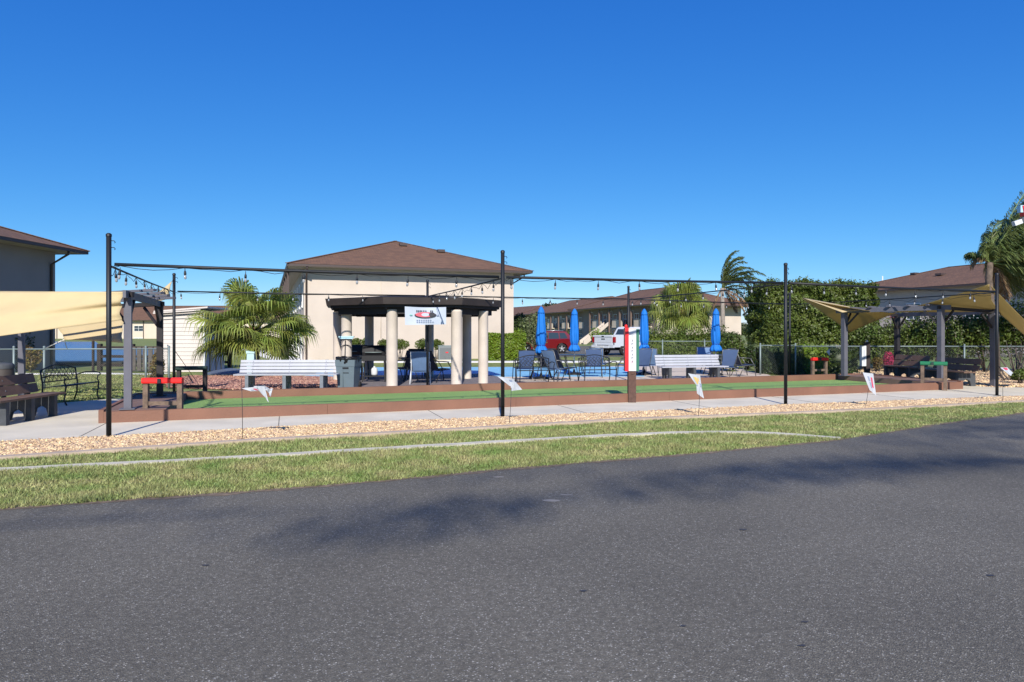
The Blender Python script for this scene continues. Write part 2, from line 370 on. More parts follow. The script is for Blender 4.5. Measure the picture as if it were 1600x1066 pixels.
# far parking road
struct('parking_road', MB().poly([tuple(p) for p in (Vector((-.5, 40.5, .0)), Vector((5, 43.5, 0)), Vector((11, 40.5, 0)), Vector((70, 45, 0)), Vector((70, 62, 0)), Vector((18, 60, 0)), Vector((14, 74, 0)), Vector((4, 74, 0)), Vector((2, 56, 0)), Vector((-2, 52, 0)))]), asph, 'asphalt drive behind the tables')
walk_front = [gp(*p) for p in ((-500, 712), (-250, 703), (0, 692), (170, 683.5), (560, 662), (1000, 644.5), (1225, 634), (1557, 621.5), (1700, 617))]
pav = walk_front+[gp(1750, 607), gp(1600, 606.5), C(20.6, 3.2), C(20.4, 2.0), C(-.1, 2.0), C(-.1, 6.2), gp(175, 624), gp(100, 630), gp(0, 637), Vector((-20, 13.5, 0)), Vector((-20, 8.2, 0))]
struct('sidewalk', MB().slab(pav, -.02, .012), concrete, 'pale concrete sidewalk along the court')
jm = mat('dark joint gap', (.10, .09, .08), .9)  # dark strips laid along the sidewalk joints
mb = MB()
for s_ in (-3.2, -.4, 2.4, 5.2, 8.0, 10.8, 13.6, 16.4, 19.2):
    mb.beam(C(s_, .1, .0135), C(s_+.04, 1.62, .0135), .012, .004)
struct('sidewalk_joint', mb, jm)
# gravel bed, edging, ribbon kerb
edge_line = [gp(*p) for p in ((-500, 762), (-200, 735), (0, 716), (180, 704), (380, 690), (560, 680), (700, 672.5), (980, 656), (1200, 647.5), (1350, 641), (1600, 627.5), (1700, 622.5))]
struct('gravel_bed', grid_poly(walk_front+edge_line[::-1], .0), gbase, 'tan river gravel strip')
def ribbon(pts, w_, z0, z1, wob=0):
    L = []; R = []
    res = []
    for a, b_ in zip(pts[:-1], pts[1:]):
        n = max(1, int((b_-a).length/.25)); res += [a.lerp(b_, i/n) for i in range(n)]
    res.append(pts[-1])
    for i, p in enumerate(res):
        d = res[min(i+1, len(res)-1)]-res[max(i-1, 0)]; d.z = 0; d.normalize(); nrm = Vector((-d.y, d.x, 0))
        L.append(p+nrm*(w_/2+random.uniform(-wob, wob))); R.append(p-nrm*(w_/2+random.uniform(-wob, wob)))
    mb = MB(); n = len(res)
    vs = [(p.x, p.y, z1) for p in L]+[(p.x, p.y, z1) for p in R]+[(p.x, p.y, z0) for p in L]+[(p.x, p.y, z0) for p in R]
    fs = [(i, i+1, n+i+1, n+i)[::-1] for i in range(n-1)]+[(2*n+i, 2*n+i+1, i+1, i)[::-1] for i in range(n-1)]+[(n+i, n+i+1, 3*n+i+1, 3*n+i)[::-1] for i in range(n-1)]
    fs += [(0, n, 3*n, 2*n), (n-1, 3*n-1, 4*n-1, 2*n-1)]
    return mb.add(vs, fs)
struct('edging', ribbon([p+Vector((0, -.07, 0)) for p in edge_line], .15, -.05, .035, .006), conc_e, 'beige concrete edging beside the gravel')
kerb_pts = [gp(*p) for p in ((-500, 775), (-200, 750), (0, 735), (200, 725), (400, 714.5), (600, 702), (800, 690.5), (950, 681.5), (1050, 677.5), (1120, 676), (1180, 677), (1250, 681), (1312, 686))]
struct('kerb', ribbon(kerb_pts, .17, -.05, .018, .022), conc_c, 'narrow concrete ribbon kerb curving through the grass')

def inside(px, py, poly):
    x = np.asarray(px); y = np.asarray(py); r = np.zeros(len(x), bool); n = len(poly); j = n-1
    for i in range(n):
        xi, yi = poly[i][0], poly[i][1]; xj, yj = poly[j][0], poly[j][1]
        c = ((yi > y) != (yj > y)) & (x < (xj-xi)*(y-yi)/((yj-yi)+1e-12)+xi)
        r ^= c; j = i
    return r
def sample(poly, n):
    xs = [p[0] for p in poly]; ys = [p[1] for p in poly]
    X = rng.uniform(min(xs), max(xs), n); Y = rng.uniform(min(ys), max(ys), n)
    k = inside(X, Y, poly); return X[k], Y[k]
def clip_view(X, Y, m=1.5):
    k = (np.abs(X) < Y*.78+m); return X[k], Y[k]
def stones(name, poly, dens, size, m, label, z=.0):
    xs = [p[0] for p in poly]; ys = [p[1] for p in poly]
    n = int(dens*(max(xs)-min(xs))*(max(ys)-min(ys)))
    X, Y = sample(poly, n); X, Y = clip_view(X, Y); n = len(X)
    base = np.array([[1, 0, 0], [0, 1, 0], [-1, 0, 0], [0, -1, 0], [0, 0, 1], [0, 0, -1]], float)
    fb = np.array([[0, 1, 4], [1, 2, 4], [2, 3, 4], [3, 0, 4], [1, 0, 5], [2, 1, 5], [3, 2, 5], [0, 3, 5]])
    a = rng.uniform(0, 2*pi, n); sz = size*rng.uniform(.55, 1.25, n)
    ax = rng.uniform(.7, 1.3, n); az = rng.uniform(.35, .75, n)
    tilt = rng.normal(0, .35, n)
    Vt = base[None]*np.stack([sz*ax, sz/ax, sz*az], 1)[:, None, :]
    Vt = Vt*rng.uniform(.75, 1.2, (n, 6, 1))
    y2 = Vt[..., 1]*np.cos(tilt)[:, None]-Vt[..., 2]*np.sin(tilt)[:, None]; z2 = Vt[..., 1]*np.sin(tilt)[:, None]+Vt[..., 2]*np.cos(tilt)[:, None]
    x3 = Vt[..., 0]*np.cos(a)[:, None]-y2*np.sin(a)[:, None]; y3 = Vt[..., 0]*np.sin(a)[:, None]+y2*np.cos(a)[:, None]
    P = np.stack([x3+X[:, None], y3+Y[:, None], z2+z+.012+rng.uniform(0, .015, n)[:, None]], -1).reshape(-1, 3)
    Fc = (fb[None]+(np.arange(n)*6)[:, None, None]).reshape(-1, 3)
    return tag(mknp(name, P, Fc, m), label, None, None, 'stuff')
stones('gravel', walk_front+edge_line[::-1], 2100, .024, gravel_m, 'tan and cream river gravel between sidewalk and grass')
lava_poly = [gp(262, 606), gp(372, 609.5), gp(545, 606), gp(545, 591), gp(470, 589), gp(385, 588.5), gp(300, 588), gp(255, 594)]
struct('lava_bed', grid_poly(lava_poly, .0), lbase, 'red lava rock bed')
stones('lava_rock', lava_poly, 420, .045, lava, 'red brown lava rock under the long white bench')
rg = [gp(1335, 592), gp(1410, 597), gp(1480, 602), gp(1560, 606), gp(1760, 608), gp(1760, 580), gp(1500, 577), gp(1330, 573)]
struct('rock_bed', grid_poly(rg, -.002), gbase, 'tan rock bed by the right hedge')
stones('rock', rg, 260, .045, gravel_m, 'tan rocks around the right pergola')

# grass blades on the two strips
def blades(name, poly, n, h, m, label, wd=.006, z=-.012):
    X, Y = sample(poly, n); X, Y = clip_view(X, Y, 1.0)
    dn = np.sin(X*3.1+1.3*np.sin(Y*2.3))*.5+np.sin(X*7.7+Y*5.1)*.3+np.sin(X*1.1-Y*4)*.4
    k = rng.uniform(0, 1, len(X)) < .80+.3*dn; X = X[k]; Y = Y[k]; dn = dn[k]
    n = len(X); a = rng.uniform(0, 2*pi, n); ln_ = rng.uniform(.3, 1.0, n)*h; H = ln_*(1+.25*dn); w_ = wd*rng.uniform(.7, 1.4, n)*(.7+Y/16)
    dx, dy = np.cos(a)*w_, np.sin(a)*w_; b2 = rng.uniform(0, 2*pi, n); bl = H*rng.uniform(.2, 1.1, n)
    P = np.stack([np.stack([X-dx, Y-dy, np.full(n, z)], 1), np.stack([X+dx, Y+dy, np.full(n, z)], 1), np.stack([X+np.cos(b2)*bl, Y+np.sin(b2)*bl, z+H], 1)], 1).reshape(-1, 3)
    return tag(mknp(name, P, np.arange(3*n).reshape(-1, 3), m), label, None, None, 'stuff')
strip_a = [p+Vector((0, -.17, 0)) for p in edge_line]+[gp(1750, 622), Vector((15, 15.35, 0))]+[p for p in road_edge[::-1][2:7]]+[kerb_pts[-1]+Vector((.1, .0, 0))]+[p+Vector((0, .07, 0)) for p in kerb_pts[::-1]]
strip_b = [p+Vector((0, -.068, 0)) for p in kerb_pts]+[p+Vector((0, .02, 0)) for p in road_edge[::-1] if p.x < 4.75]
blades('grass', strip_a, 900000, .050, blade_g, 'short grass between the gravel edging and the kerb')
blades('grass', strip_b, 520000, .055, blade_g, 'short grass between the kerb and the road')
lz = [gp(60, 634), gp(175, 622), gp(262, 600), gp(262, 586), gp(60, 586)]
blades('grass', lz, 90000, .06, blade_g, 'lawn behind the chain link fence on the left', .012)
# patio, court slabs
struct('patio', MB().slab([C(7.3, 5.1), C(17.2, 5.1), gp(1200, 585.5), gp(1165, 579.5), gp(1150, 571), gp(980, 571), gp(700, 588.5), gp(650, 600)], -.02, .008), conc_b, 'beige concrete patio under the tables')
pc = Vector((-3.1, 21.6, 0))
struct('paver_floor', MB().slab([pc+U*a*3.1+V*b_*2.9 for a, b_ in ((-1, -1), (1.02, -1), (1.02, 1), (-1, 1))], -.02, .016), paver, 'grey brick paver floor under the pavilion')
struct('sport_court', MB().slab([gp(470, 589.5), gp(1008, 589), gp(978, 573.5), gp(530, 574.5)], -.02, .011), bluec, 'light blue painted court slab')
struct('court_slab', MB().slab([gp(318, 585), gp(385, 587), gp(385, 577), gp(345, 575)], -.02, .011), bluec2, 'grey blue slab behind the shed')
struct('path', MB().slab([gp(540, 566.8), gp(960, 566.3), gp(1040, 565.5), gp(1040, 564), gp(540, 564.6)], -.02, .006), conc_w, 'thin pale path across the lawn')
struct('walkway', MB().slab([gp(362, 541.5), gp(386, 541.5), gp(493, 565.5), gp(432, 565.5)], -.02, .008), conc_w, 'white walkway beside the cream building')
struct('left_path', ribbon([gp(-20, 583), gp(65, 584.5), gp(140, 583), gp(225, 585), gp(262, 583)], .5, -.03, .006), conc_w, 'pale path on the left lawn')
struct('pond', MB().poly([tuple(gp(*p)+Vector((0, 0, .0))) for p in ((20, 569), (100, 569.5), (190, 568), (250, 560), (300, 545), (160, 543.5), (150, 534), (40, 534))]), water, 'blue pond behind the left fence')
struct('pond_bank', MB().slab([gp(20, 572), gp(190, 570.5), gp(255, 563), gp(250, 560), gp(190, 568), (gp(20, 569))], -.05, .12), mat('pond bank soil', (.05, .045, .035), .95), 'dark bank of the pond')

# ------------------------------------------------------------------ bocce court
ct = thing('bocce_court', 'long brown boarded bocce court with bright green turf', 'court', C(0, 1.65), ROT)
L0, L1, W1 = -.4, 20.0, 3.45          # local: x along, y across
def bx(x0, x1, y0, y1, z0, z1): return MB().box(((x0+x1)/2, (y0+y1)/2, (z0+z1)/2), (x1-x0, y1-y0, z1-z0))
mk('turf', bx(L0+.95, L1-.95, .262, W1-.14, .0, .07), turf_m, ct)
for a_, b_ in ((L0, 3.3), (3.304, 7.1), (7.104, 10.8), (10.804, 14.6), (14.604, L1)): mk('front_board', bx(a_, b_, 0, .10, 0, .205), board_m, ct)
mk('inner_ledge', bx(L0+.95, L1-.95, .102, .26, 0, .17), cap_m, ct)
mk('back_board', bx(L0, L1, W1-.12, W1, 0, .24), board_m, ct)
for x0, x1 in ((L0, L0+.95), (L1-.95, L1)):
    mb = MB()
    for i in range(7): mb.add(bx(x0+.002, x1-.002, .103+i*(W1-.226)/7, .103+(i+1)*(W1-.226)/7-.006, .0, .215).v, [(3, 2, 1, 0), (4, 5, 6, 7), (0, 1, 5, 4), (1, 2, 6, 5), (2, 3, 7, 6), (3, 0, 4, 7)])
    mk('end_deck', mb, deck_m, ct)
for x in (4.15, 9.3): mk('drain_cap', MB().disc((x+.5, .20, .171), .035, .012, 10), black, ct)
mk('end_board', bx(L1+.002, L1+.08, -.0, W1, 0, .238), board_m, ct)
mk('end_board', bx(L0-.08, L0-.002, -.0, W1, 0, .238), board_m, ct)

# ------------------------------------------------------------------ light poles and string lights
near_xy = [gp(170, 684), Vector((-.17, 12.45, 0)), Vector((5.87, 14.65, 0)), Vector((11.86, 16.70, 0))]
far_xy = [Vector(((272-800)/F*17.35, 17.35, 0)), Vector(((668-800)/F*19.5, 19.5, 0)), Vector(((982-800)/F*21.9, 21.9, 0)), Vector(((1234-800)/F*24.3, 24.3, 0))]
near_h = [3.03, 3.05, 3.04, 3.0]; far_h = [3.05, 3.05, 3.03, 2.95]
def make_pole(loc, h, label):
    t = thing('light_pole', label, 'pole', loc, ROT, 'black poles carrying the string lights')
    mk('pole', MB().tube([(0, 0, 0), (0, 0, h-.02)], .036, 10), black, t)
    mk('cap', MB().lathe([(.041, h-.04), (.041, h-.005), (.02, h+.012), (0, h+.014)], n=10), black, t)
    mk('base_plate', MB().box((0, 0, .018), (.12, .12, .012)), black, t)
    for k in (.10, .20):
        mk('hook', MB().tube([(.03, 0, h-k), (.07, 0, h-k), (.085, 0, h-k-.02), (.075, 0, h-k-.035)], .006, 5), black, t)
    return t
nl = ['thick black pole at the left corner of the sidewalk', 'black pole standing on the sidewalk beside the fluttering teal and white flag', 'black pole on the sidewalk in front of the long tall hedge', 'black pole on the sidewalk at the far right beside a small white flag']
fl = ['black pole behind the left pergola, in front of the white shed', 'black pole in front of the white banner on the pavilion', 'black pole rising behind the red, white and green scoreboard', 'thin black pole in front of the tall hedge, behind the court']
for p, h, l in zip(near_xy, near_h, nl): make_pole(p, h, l)
for p, h, l in zip(far_xy, far_h, fl): make_pole(p, h, l)
hook_n = [2.58, 2.57, 2.62, 2.55]; hook_f = [2.60, 2.60, 2.62, 2.55]
# bulbs are shared meshes
SK = MB().lathe([(.004, 0), (.008, -.05), (.017, -.06), (.021, -.10), (.018, -.115), (0, -.116)], n=8)
BU = MB().lathe([(.0, -.112), (.013, -.114), (.018, -.132), (.021, -.150), (.018, -.168), (.009, -.180), (0, -.182)], n=8)
_sk = [None]; 
def span(p, q, n, first, label, r=.02, sag=.05, jit=.01):
    p = Vector(p); q = Vector(q)
    t = thing('string_light', label, 'string light', p, 0, 'strings of bulbs over the court')
    d = q-p
    mk('rail', MB().tube([d*.012, d*.25+Vector((0, 0, -.006)), d*.5+Vector((0, 0, -.012)), d*.75+Vector((0, 0, -.006)), d*.988], r, 6), black, t)
    ks = [first+(1-first)*i/n for i in range(n)] if first < .1 else [first+(.97-first)*i/(n-1) for i in range(n)]
    pts = []; prev = 0
    for k in ks+[1]:
        for j in range(1, 5):
            kk = prev+(k-prev)*j/4; pts.append(d*kk+Vector((0, 0, -.02-sag*sin(pi*j/4)*(1 if random.random() < .6 else .4))))
        prev = k
    mk('cord', MB().tube([d*.012+Vector((0, 0, -.02))]+pts, .005, 4), black, t)
    for k in ks:
        z = -.015-random.uniform(0, jit*3)
        if _sk[0] is None:
            s_ = mk('socket', SK, black, t); b_ = mk('bulb', BU, bulb_m, s_); _sk[0] = (s_, b_)
        else:
            s_ = _sk[0][0].copy(); COL.objects.link(s_); s_.parent = t; b_ = _sk[0][1].copy(); COL.objects.link(b_); b_.parent = s_
        s_.location = d*k+Vector((0, 0, z)); s_.rotation_euler = (random.uniform(-.12, .12), random.uniform(-.12, .12), 0)
def top(p, h): return Vector((p[0], p[1], h))
nm = ['front string of bulbs between the left corner pole and the centre pole', 'front string of bulbs from the centre pole over the scoreboard', 'front string of bulbs at the right, in front of the right pergola']
fm = ['rear string of bulbs over the fan palm and the pavilion', 'rear string of bulbs above the blue umbrellas', 'rear string of bulbs crossing in front of the tall hedge']
for i in range(3):
    span(top(near_xy[i], hook_n[i]), top(near_xy[i+1], hook_n[i+1]), 7, .024, nm[i], .027)
    span(top(far_xy[i], hook_f[i]), top(far_xy[i+1], hook_f[i+1]), 7, .024, fm[i], .02, .03)
cm = ['cross string of bulbs at the left end of the court, above the left pergola', 'cross string of bulbs in front of the pavilion banner', 'cross string of bulbs in front of the large fan palm on the right', 'cross string of bulbs at the right end of the court']
for i in range(4): span(top(near_xy[i], hook_n[i]-.02), top(far_xy[i], hook_f[i]-.02), 8, .08 if i else .06, cm[i], .016, .12)
# brace wire of the rear left pole
bw = MB(); a0 = top(far_xy[0], 1.12); a1 = gp(303, 592); a1.z = .02
bw.tube([a0, a1+Vector((0, 0, .02))], .008, 5); bw.tube([a1+Vector((0, 0, .02)), top(far_xy[0], .02)], .008, 5)
tag(mk('brace_wire', bw, black, origin=tuple(a1)), 'thin black brace leaning from the pole in front of the white shed', 'brace')

# ------------------------------------------------------------------ padded rails
def rail_stand(loc, rz, wd, pad, wm, label, hh=.70):
    t = thing('padded_rail', label, 'rail stand', loc, rz, 'short padded rail stands at the court corners')
    for x in (-wd/2+.05, wd/2-.05):
        mk('post', MB().box((x, 0, hh/2), (.085, .085, hh)), wm, t)
    mk('crosspiece', MB().box((0, .0, .30), (wd-.19, .04, .07)), wm, t)
    p = mk('pad', MB().prof([(-.05, -.045), (.05, -.045), (.062, -.02), (.062, .03), (.04, .05), (-.04, .05), (-.062, .03), (-.062, -.02)], -wd/2, wd/2, ax='x'), pad, t)
    p.location = (0, -.02, hh+.005)
    mk('strap', MB().box((-.03, -.087, 0), (.06, .012, .082)), carblk if pad is redf else dgreenf, p)
    return t
rail_stand(gp(255, 656.5)+Vector((0, 0, 0)), .10, .68, redf, wood, 'red padded rail on two timber posts at the near left corner of the court')
rail_stand(at(300, 0, 15.9)*Vector((1, 1, 0)), .12, .68, dgreenf, woodd, 'dark green padded rail in shade at the rear left corner of the court', .72)  # green pad darkened for the shade it stands in
rail_stand(at(1459, 0, 18.25)*Vector((1, 1, 0)), -.55, .62, greenf, wood, 'green padded rail on two timber posts at the near right corner of the court', .72)
rail_stand(at(1280, 0, 22.6)*Vector((1, 1, 0)), .25, .60, redf, wood, 'small red padded rail in front of the leafy fence, rear right of the court', .66)

# ------------------------------------------------------------------ scoreboards
def scoreboard(loc, rz, sc, label, full=True):
    t = thing('scoreboard', label, 'scoreboard', loc, rz)
    if not full:
        mk('post', bx(-.01, .13, -.07, .07, 0, 1.22), woodd, t); mk('box', bx(-.16, -.012, -.08, .06, .42, 1.10), whitep, t)
        mk('finial', MB().ell((.06, 0, 1.25), (.04, .04, .04), 8, 6), whitep, t)
        mk('lettering', MB().box((-.085, -.082, .76), (.03, .003, .4)), inkl, t)
        return t
    mk('post', MB().box((0, 0, .36*sc), (.17*sc, .17*sc, .72*sc)), postw, t)
    z0, z1 = .72*sc, 1.66*sc
    mk('box', bx(-.085*sc, .085*sc, -.10*sc, .09*sc, z0, z1), whitep, t)
    mk('red_side', MB().box((-.125*sc, -.02*sc, (z0+z1)/2+.01), (.076*sc, .24*sc, z1-z0+.03)), redp, t)
    mk('green_side', MB().box((.118*sc, .0, (z0+z1)/2-.005), (.062*sc, .2*sc, z1-z0)), greenp, t)
    mk('cap', MB().box((0, -.005, z1+.012*sc), (.18*sc, .21*sc, .024*sc)), offw, t)
    if full:
        mk('knob', MB().ell((-.13*sc, -.02, z1+.055), (.035, .035, .045)), redf, t)
        mk('collar', MB().disc((0, 0, .64), .10, .03, 12), postw, t)
    for i in range(7): # spaced glyphs
        mb = MB()
        z = 1.40-i*.078
        for dx, dz, w2, h2 in ((-.014, 0, .010, .034), (.012, .004, .010, .024), (0, .016, .03, .008)) if i % 2 else ((0, 0, .010, .034), (0, -.014, .032, .008), (.010, .01, .018, .008)):
            mb.box((dx*sc, -.1015*sc, (z+dz)*sc), (w2*1.25*sc, .003, h2*1.2*sc))
        mk('letter', mb, ink, t)
    mb = MB()
    for i in range(9): mb.box((0, -.1015*sc, (1.585-i*.018)*sc), (.022*sc, .003, .009*sc))
    mk('lettering', mb, inkl, t)
    mb = MB()
    for i in range(8):
        mb.box((-.018*sc, -.1015*sc, (.945-i*.022)*sc), (.014*sc, .003, .013*sc)); mb.box((.014*sc, -.1015*sc, (.945-i*.022)*sc), (.018*sc, .003, .012*sc))
    mk('lettering', mb, inkr, t)
    return t
scoreboard(gp(987, 629.5), -.02, .985, 'tall scoreboard box with red, white and green sides on a brown post')
scoreboard(at(1352, 0, 22.9)*Vector((1, 1, 0)), .05, .70, 'narrow white scoreboard on a dark post at the rear right of the court', False)

# ------------------------------------------------------------------ yard flags
def cloth(fn, nu=10, nv=8, th=0):
    vs = [fn(i/nu, j/nv) for j in range(nv+1) for i in range(nu+1)]
    fs = [(j*(nu+1)+i, j*(nu+1)+i+1, (j+1)*(nu+1)+i+1, (j+1)*(nu+1)+i) for j in range(nv) for i in range(nu)]
    return MB().add(vs, fs, True)
def quadmap(a, b_, c, d, rip=.03, dirn=(0, 1, 0), ph=0, fr=2.2):
    a, b_, c, d = map(Vector, (a, b_, c, d)); dn = Vector(dirn)
    def f(u, v):
        p = (a.lerp(b_, u)).lerp(d.lerp(c, u), v)
        return p+dn*(rip*sin(fr*pi*(u+v*.5)+ph)*(u*(1-u)*3+.1))
    return f
def flag(px_base, py_base, quads, marks, label, wire_top):
    b_ = gp(px_base, py_base); Y = b_.y
    t = thing('yard_flag', label, 'flag', b_, 0, 'small pennant flags on wires along the gravel')
    wt = at(wire_top[0], wire_top[1], Y)
    mk('wire', MB().tube([b_+Vector((0, 0, -.02)), b_.lerp(wt, .5)+Vector((.004, 0, 0)), wt], .0045, 5), wire_m, t, world=True)
    first = None
    for i, q in enumerate(quads):
        pts = [at(x, y, Y+dy) for x, y, dy in q]
        f = quadmap(*pts, rip=.02, ph=i)
        o = mk('cloth', cloth(f, 10, 6), flag_w, t, world=True)
        if i == 0: first = (pts, f)
    for (u, v, w2, h2, m) in marks:
        fm_ = first[1]
        def g(a, c_, u=u, v=v, w2=w2, h2=h2): return fm_(u+(a-.5)*w2, v+(c_-.5)*h2)+Vector((0, -.003, 0))
        mk('print', cloth(g, 4, 3), m, t, world=True)
flag(379, 688, [[(377, 607, 0), (414, 603, .05), (425, 610, .10), (392, 611.5, .03)], [(396, 603.5, .02), (413, 603, .05), (420, 629, .06), (408, 614, .06)], [(414, 608, .05), (426, 607, .1), (423, 620, .1), (418, 612, .08)]],
     [(.42, .6, .12, .5, flag_r), (.62, .5, .1, .5, flag_b), (.8, .6, .08, .4, flag_b), (.2, .7, .1, .2, flag_b)], 'white pennant blown sideways like a bird shape, in front of the long white bench', (377.5, 592))
flag(796, 664, [[(777, 588, 0), (803, 592, .04), (808, 606, .1), (796, 603, .04)], [(797, 597, .03), (806, 597, .05), (816, 609, .09), (799, 611, .05)]],
     [(.7, .35, .2, .3, flag_b)], 'crumpled white and teal flag beside the centre pole', (799, 606))
flag(1091, 653, [[(1075, 583.5, 0), (1094, 586.5, .03), (1096, 604, .05), (1088, 602, .03)], [(1088, 600, .03), (1095.5, 602, .05), (1100, 623, .06), (1089, 615, .05)]],
     [(.45, .55, .3, .6, flag_y), (.72, .45, .15, .3, flag_y), (.9, .9, .3, .3, flag_b)], 'white flag with a yellow print in front of the right white bench', (1093, 617))
flag(1352, 637, [[(1348, 582, 0), (1364.5, 584, .04), (1369, 618, .06), (1359, 610, .03)]],
     [(.72, .45, .22, .5, flag_r), (.42, .3, .16, .25, flag_b), (.45, .62, .2, .3, flag_b)], 'white flag with a red and grey print in front of the right pergola', (1357, 607))
flag(1567, 630, [[(1563, 574.5, 0), (1574, 574, .04), (1583, 583, .06), (1579, 587.5, .03)]],
     [(.55, .2, .5, .3, flag_r)], 'small white and pink flag right of the rightmost pole', (1566, 579))

# ------------------------------------------------------------------ long white benches
def slat_bench(label, loc, rz, L, planks, sup, backs, supn=3, group=None, name='park_bench'):
    # faces local -y
    t = thing(name, label, 'bench', loc, rz, group)
    n = backs; bh = .36/n
    for i in range(n):
        z = .43+bh*(i+.5)+.01; y = .16+.12*(i+.5)/n
        pl = MB().box((0, 0, 0), (L, .03, bh-.014)); o = mk('back_plank', pl, planks, t); o.location = (0, y, z); o.rotation_euler = (radians(-16), 0, 0)
    for j, y in enumerate((-.26, -.13, .0)):
        o = mk('seat_plank', MB().box((0, 0, 0), (L*1.02, .12, .035)), planks, t); o.location = (0.03, y, .42)
    for k in range(supn):
        x = -L/2*.74+L*.74*k/(supn-1) if supn > 1 else 0
        s_ = MB()
        s_.prof([(-.30, 0), (-.19, 0), (-.15, .16), (-.05, .22), (.06, .16), (.10, 0), (.24, 0), (.23, .30), (.22, .42), (.345, .80), (.30, .80), (.185, .40), (-.30, .40)], x-.045, x+.045, ax='x')
        mk('support', s_, sup, t)
    mb = MB()
    for i in range(n):
        for k in range(supn):
            x = -L/2*.74+L*.74*k/(supn-1); z = .43+bh*(i+.5)+.01; y = .16+.12*(i+.5)/n
            mb.ell((x, y-.018, z), (.011, .006, .011), 6, 4)
    mk('bolts', mb, gsup, t)
    return t
b1 = at(449, 0, 18.55); b1.z = 0
slat_bench('long white plank bench on grey supports over the red rock bed', b1, .03, 2.68, white_s, gsup, 4, group='long white benches facing the court')
b2 = at(1079, 0, 22.6); b2.z = 0
slat_bench('long white plank bench with dark supports in front of the rightmost closed umbrella', b2, .22, 2.32, white_s, bsup, 4, group='long white benches facing the court')
slat_bench('brown plastic bench at the far left beside the black iron bench', (-8.72, 12.0, 0), pi/2+.03, 1.7, bplank, bsup, 2, 3)
slat_bench('shaded brown bench under the right pergola, behind the green padded rail', (12.95, 20.2, 0), -pi/2+.12, 1.75, bplank, bsup, 2, 3, 'brown benches under the right pergola')
slat_bench('shaded brown bench under the right pergola, farther back beside the dark post', (12.95, 22.5, 0), -pi/2+.12, 1.6, bplank, bsup, 2, 3, 'brown benches under the right pergola')

# ornate iron benches
def iron_bench(label, loc, rz, L=1.2, grp='black iron garden benches'):
    t = thing('garden_bench', label, 'bench', loc, rz, grp)    # faces -y
    H = L/2; mb = MB()
    arch = [(-H, .24, .74)]+[(x*H, .25+.0, .74+.115*cos(x*pi/2)) for x in (-.8, -.6, -.4, -.2, 0, .2, .4, .6, .8)]+[(H, .24, .74)]
    mb.tube(arch, .016, 6); mb.tube([(-H, .19, .50), (H, .19, .50)], .013, 6)
    mk('back_frame', mb, iron, t)
    lat = MB(); n = 9
    for i in range(-5, n+5):
        for sg in (1, -1):
            pts = []
            for j in range(7):
                z = .50+.36*j/6; x = -H+L*(i+.5)/n+sg*(j-3)/6*.34+.02*sin(j*2.1)
                zt = .74+.115*cos(min(1, abs(x)/H)*pi/2)
                if abs(x) < H and z < zt: pts.append((x, .19+.06*(z-.5)/.3, z))
            if len(pts) > 1: lat.tube(pts, .0065, 4)
    for i in range(5):
        cx = -H+L*(i+.5)/5
        lat.tube([(cx+.05*cos(a), .225, .64+.05*sin(a)) for a in [2*pi*k/10 for k in range(11)]], .006, 4)
    mk('back_lattice', lat, iron, t)
    s_ = MB()
    for k in range(6): s_.beam((-H, -.27+.085*k, .43-.008*k), (H, -.27+.085*k, .43-.008*k), .045, .012, up=(0, 0, 1))
    s_.tube([(-H, -.29, .425), (H, -.29, .425)], .016, 6)
    mk('seat', s_, iron, t)
    for x in (-H, H):
        mk('leg', MB().tube([(x, -.29, .43), (x, -.27, .25), (x, -.25, .12), (x, -.31, 0)], .016, 6), iron, t)
        mk('leg', MB().tube([(x, .24, .76), (x, .19, .45), (x, .20, .2), (x, .27, 0)], .017, 6), iron, t)
        mk('armrest', MB().tube([(x, .20, .60), (x, .0, .655), (x, -.2, .66), (x, -.30, .64), (x, -.33, .61), (x, -.27, .57), (x, -.25, .5), (x, -.29, .43)], .014, 6), iron, t)
    return t
iron_bench('black iron bench at the far left, in front of the chain link fence', (-9.75, 15.05, 0), pi/2+.05, 1.25)
g1 = at(835, 0, 20.55); g1.z = 0; iron_bench('black iron bench behind the centre pole, under the first closed umbrella', g1, ROT*.8, 1.06)
g2 = at(933, 0, 20.9); g2.z = 0; iron_bench('black iron bench between the first umbrella tables, left of the scoreboard', g2, ROT*.8, 1.02)

# ------------------------------------------------------------------ bin, rack
bt = at(544.5, 0, 18.95); bt.z = 0
t = thing('waste_bin', 'grey wheeled waste bin with a black bag over its rim', 'bin', bt, -.1)
def taper(w0, d0, w1, d1, z0, z1, cx=0, cy=0):
    vs = [(cx+x*w_/2, cy+y*d_/2, z) for w_, d_, z in ((w0, d0, z0), (w1, d1, z1)) for x, y in ((-1, -1), (1, -1), (1, 1), (-1, 1))]
    return MB().add(vs, [(3, 2, 1, 0), (4, 5, 6, 7), (0, 1, 5, 4), (1, 2, 6, 5), (2, 3, 7, 6), (3, 0, 4, 7)])
mk('body', taper(.44, .46, .52, .56, .02, .62), bin_m, t); mk('collar', taper(.54, .58, .56, .60, .62, .80), bin_m, t)
mk('handle_recess', bx(-.07, .10, -.292, -.286, .56, .60), carblk, t); mk('handle_recess', bx(-.07, .10, -.281, -.27, .44, .455), carblk, t)
mk('edge_rib', bx(-.075, -.06, -.288, -.255, .05, .58), bin_m, t)
mb = MB(); n = 28
vs = []
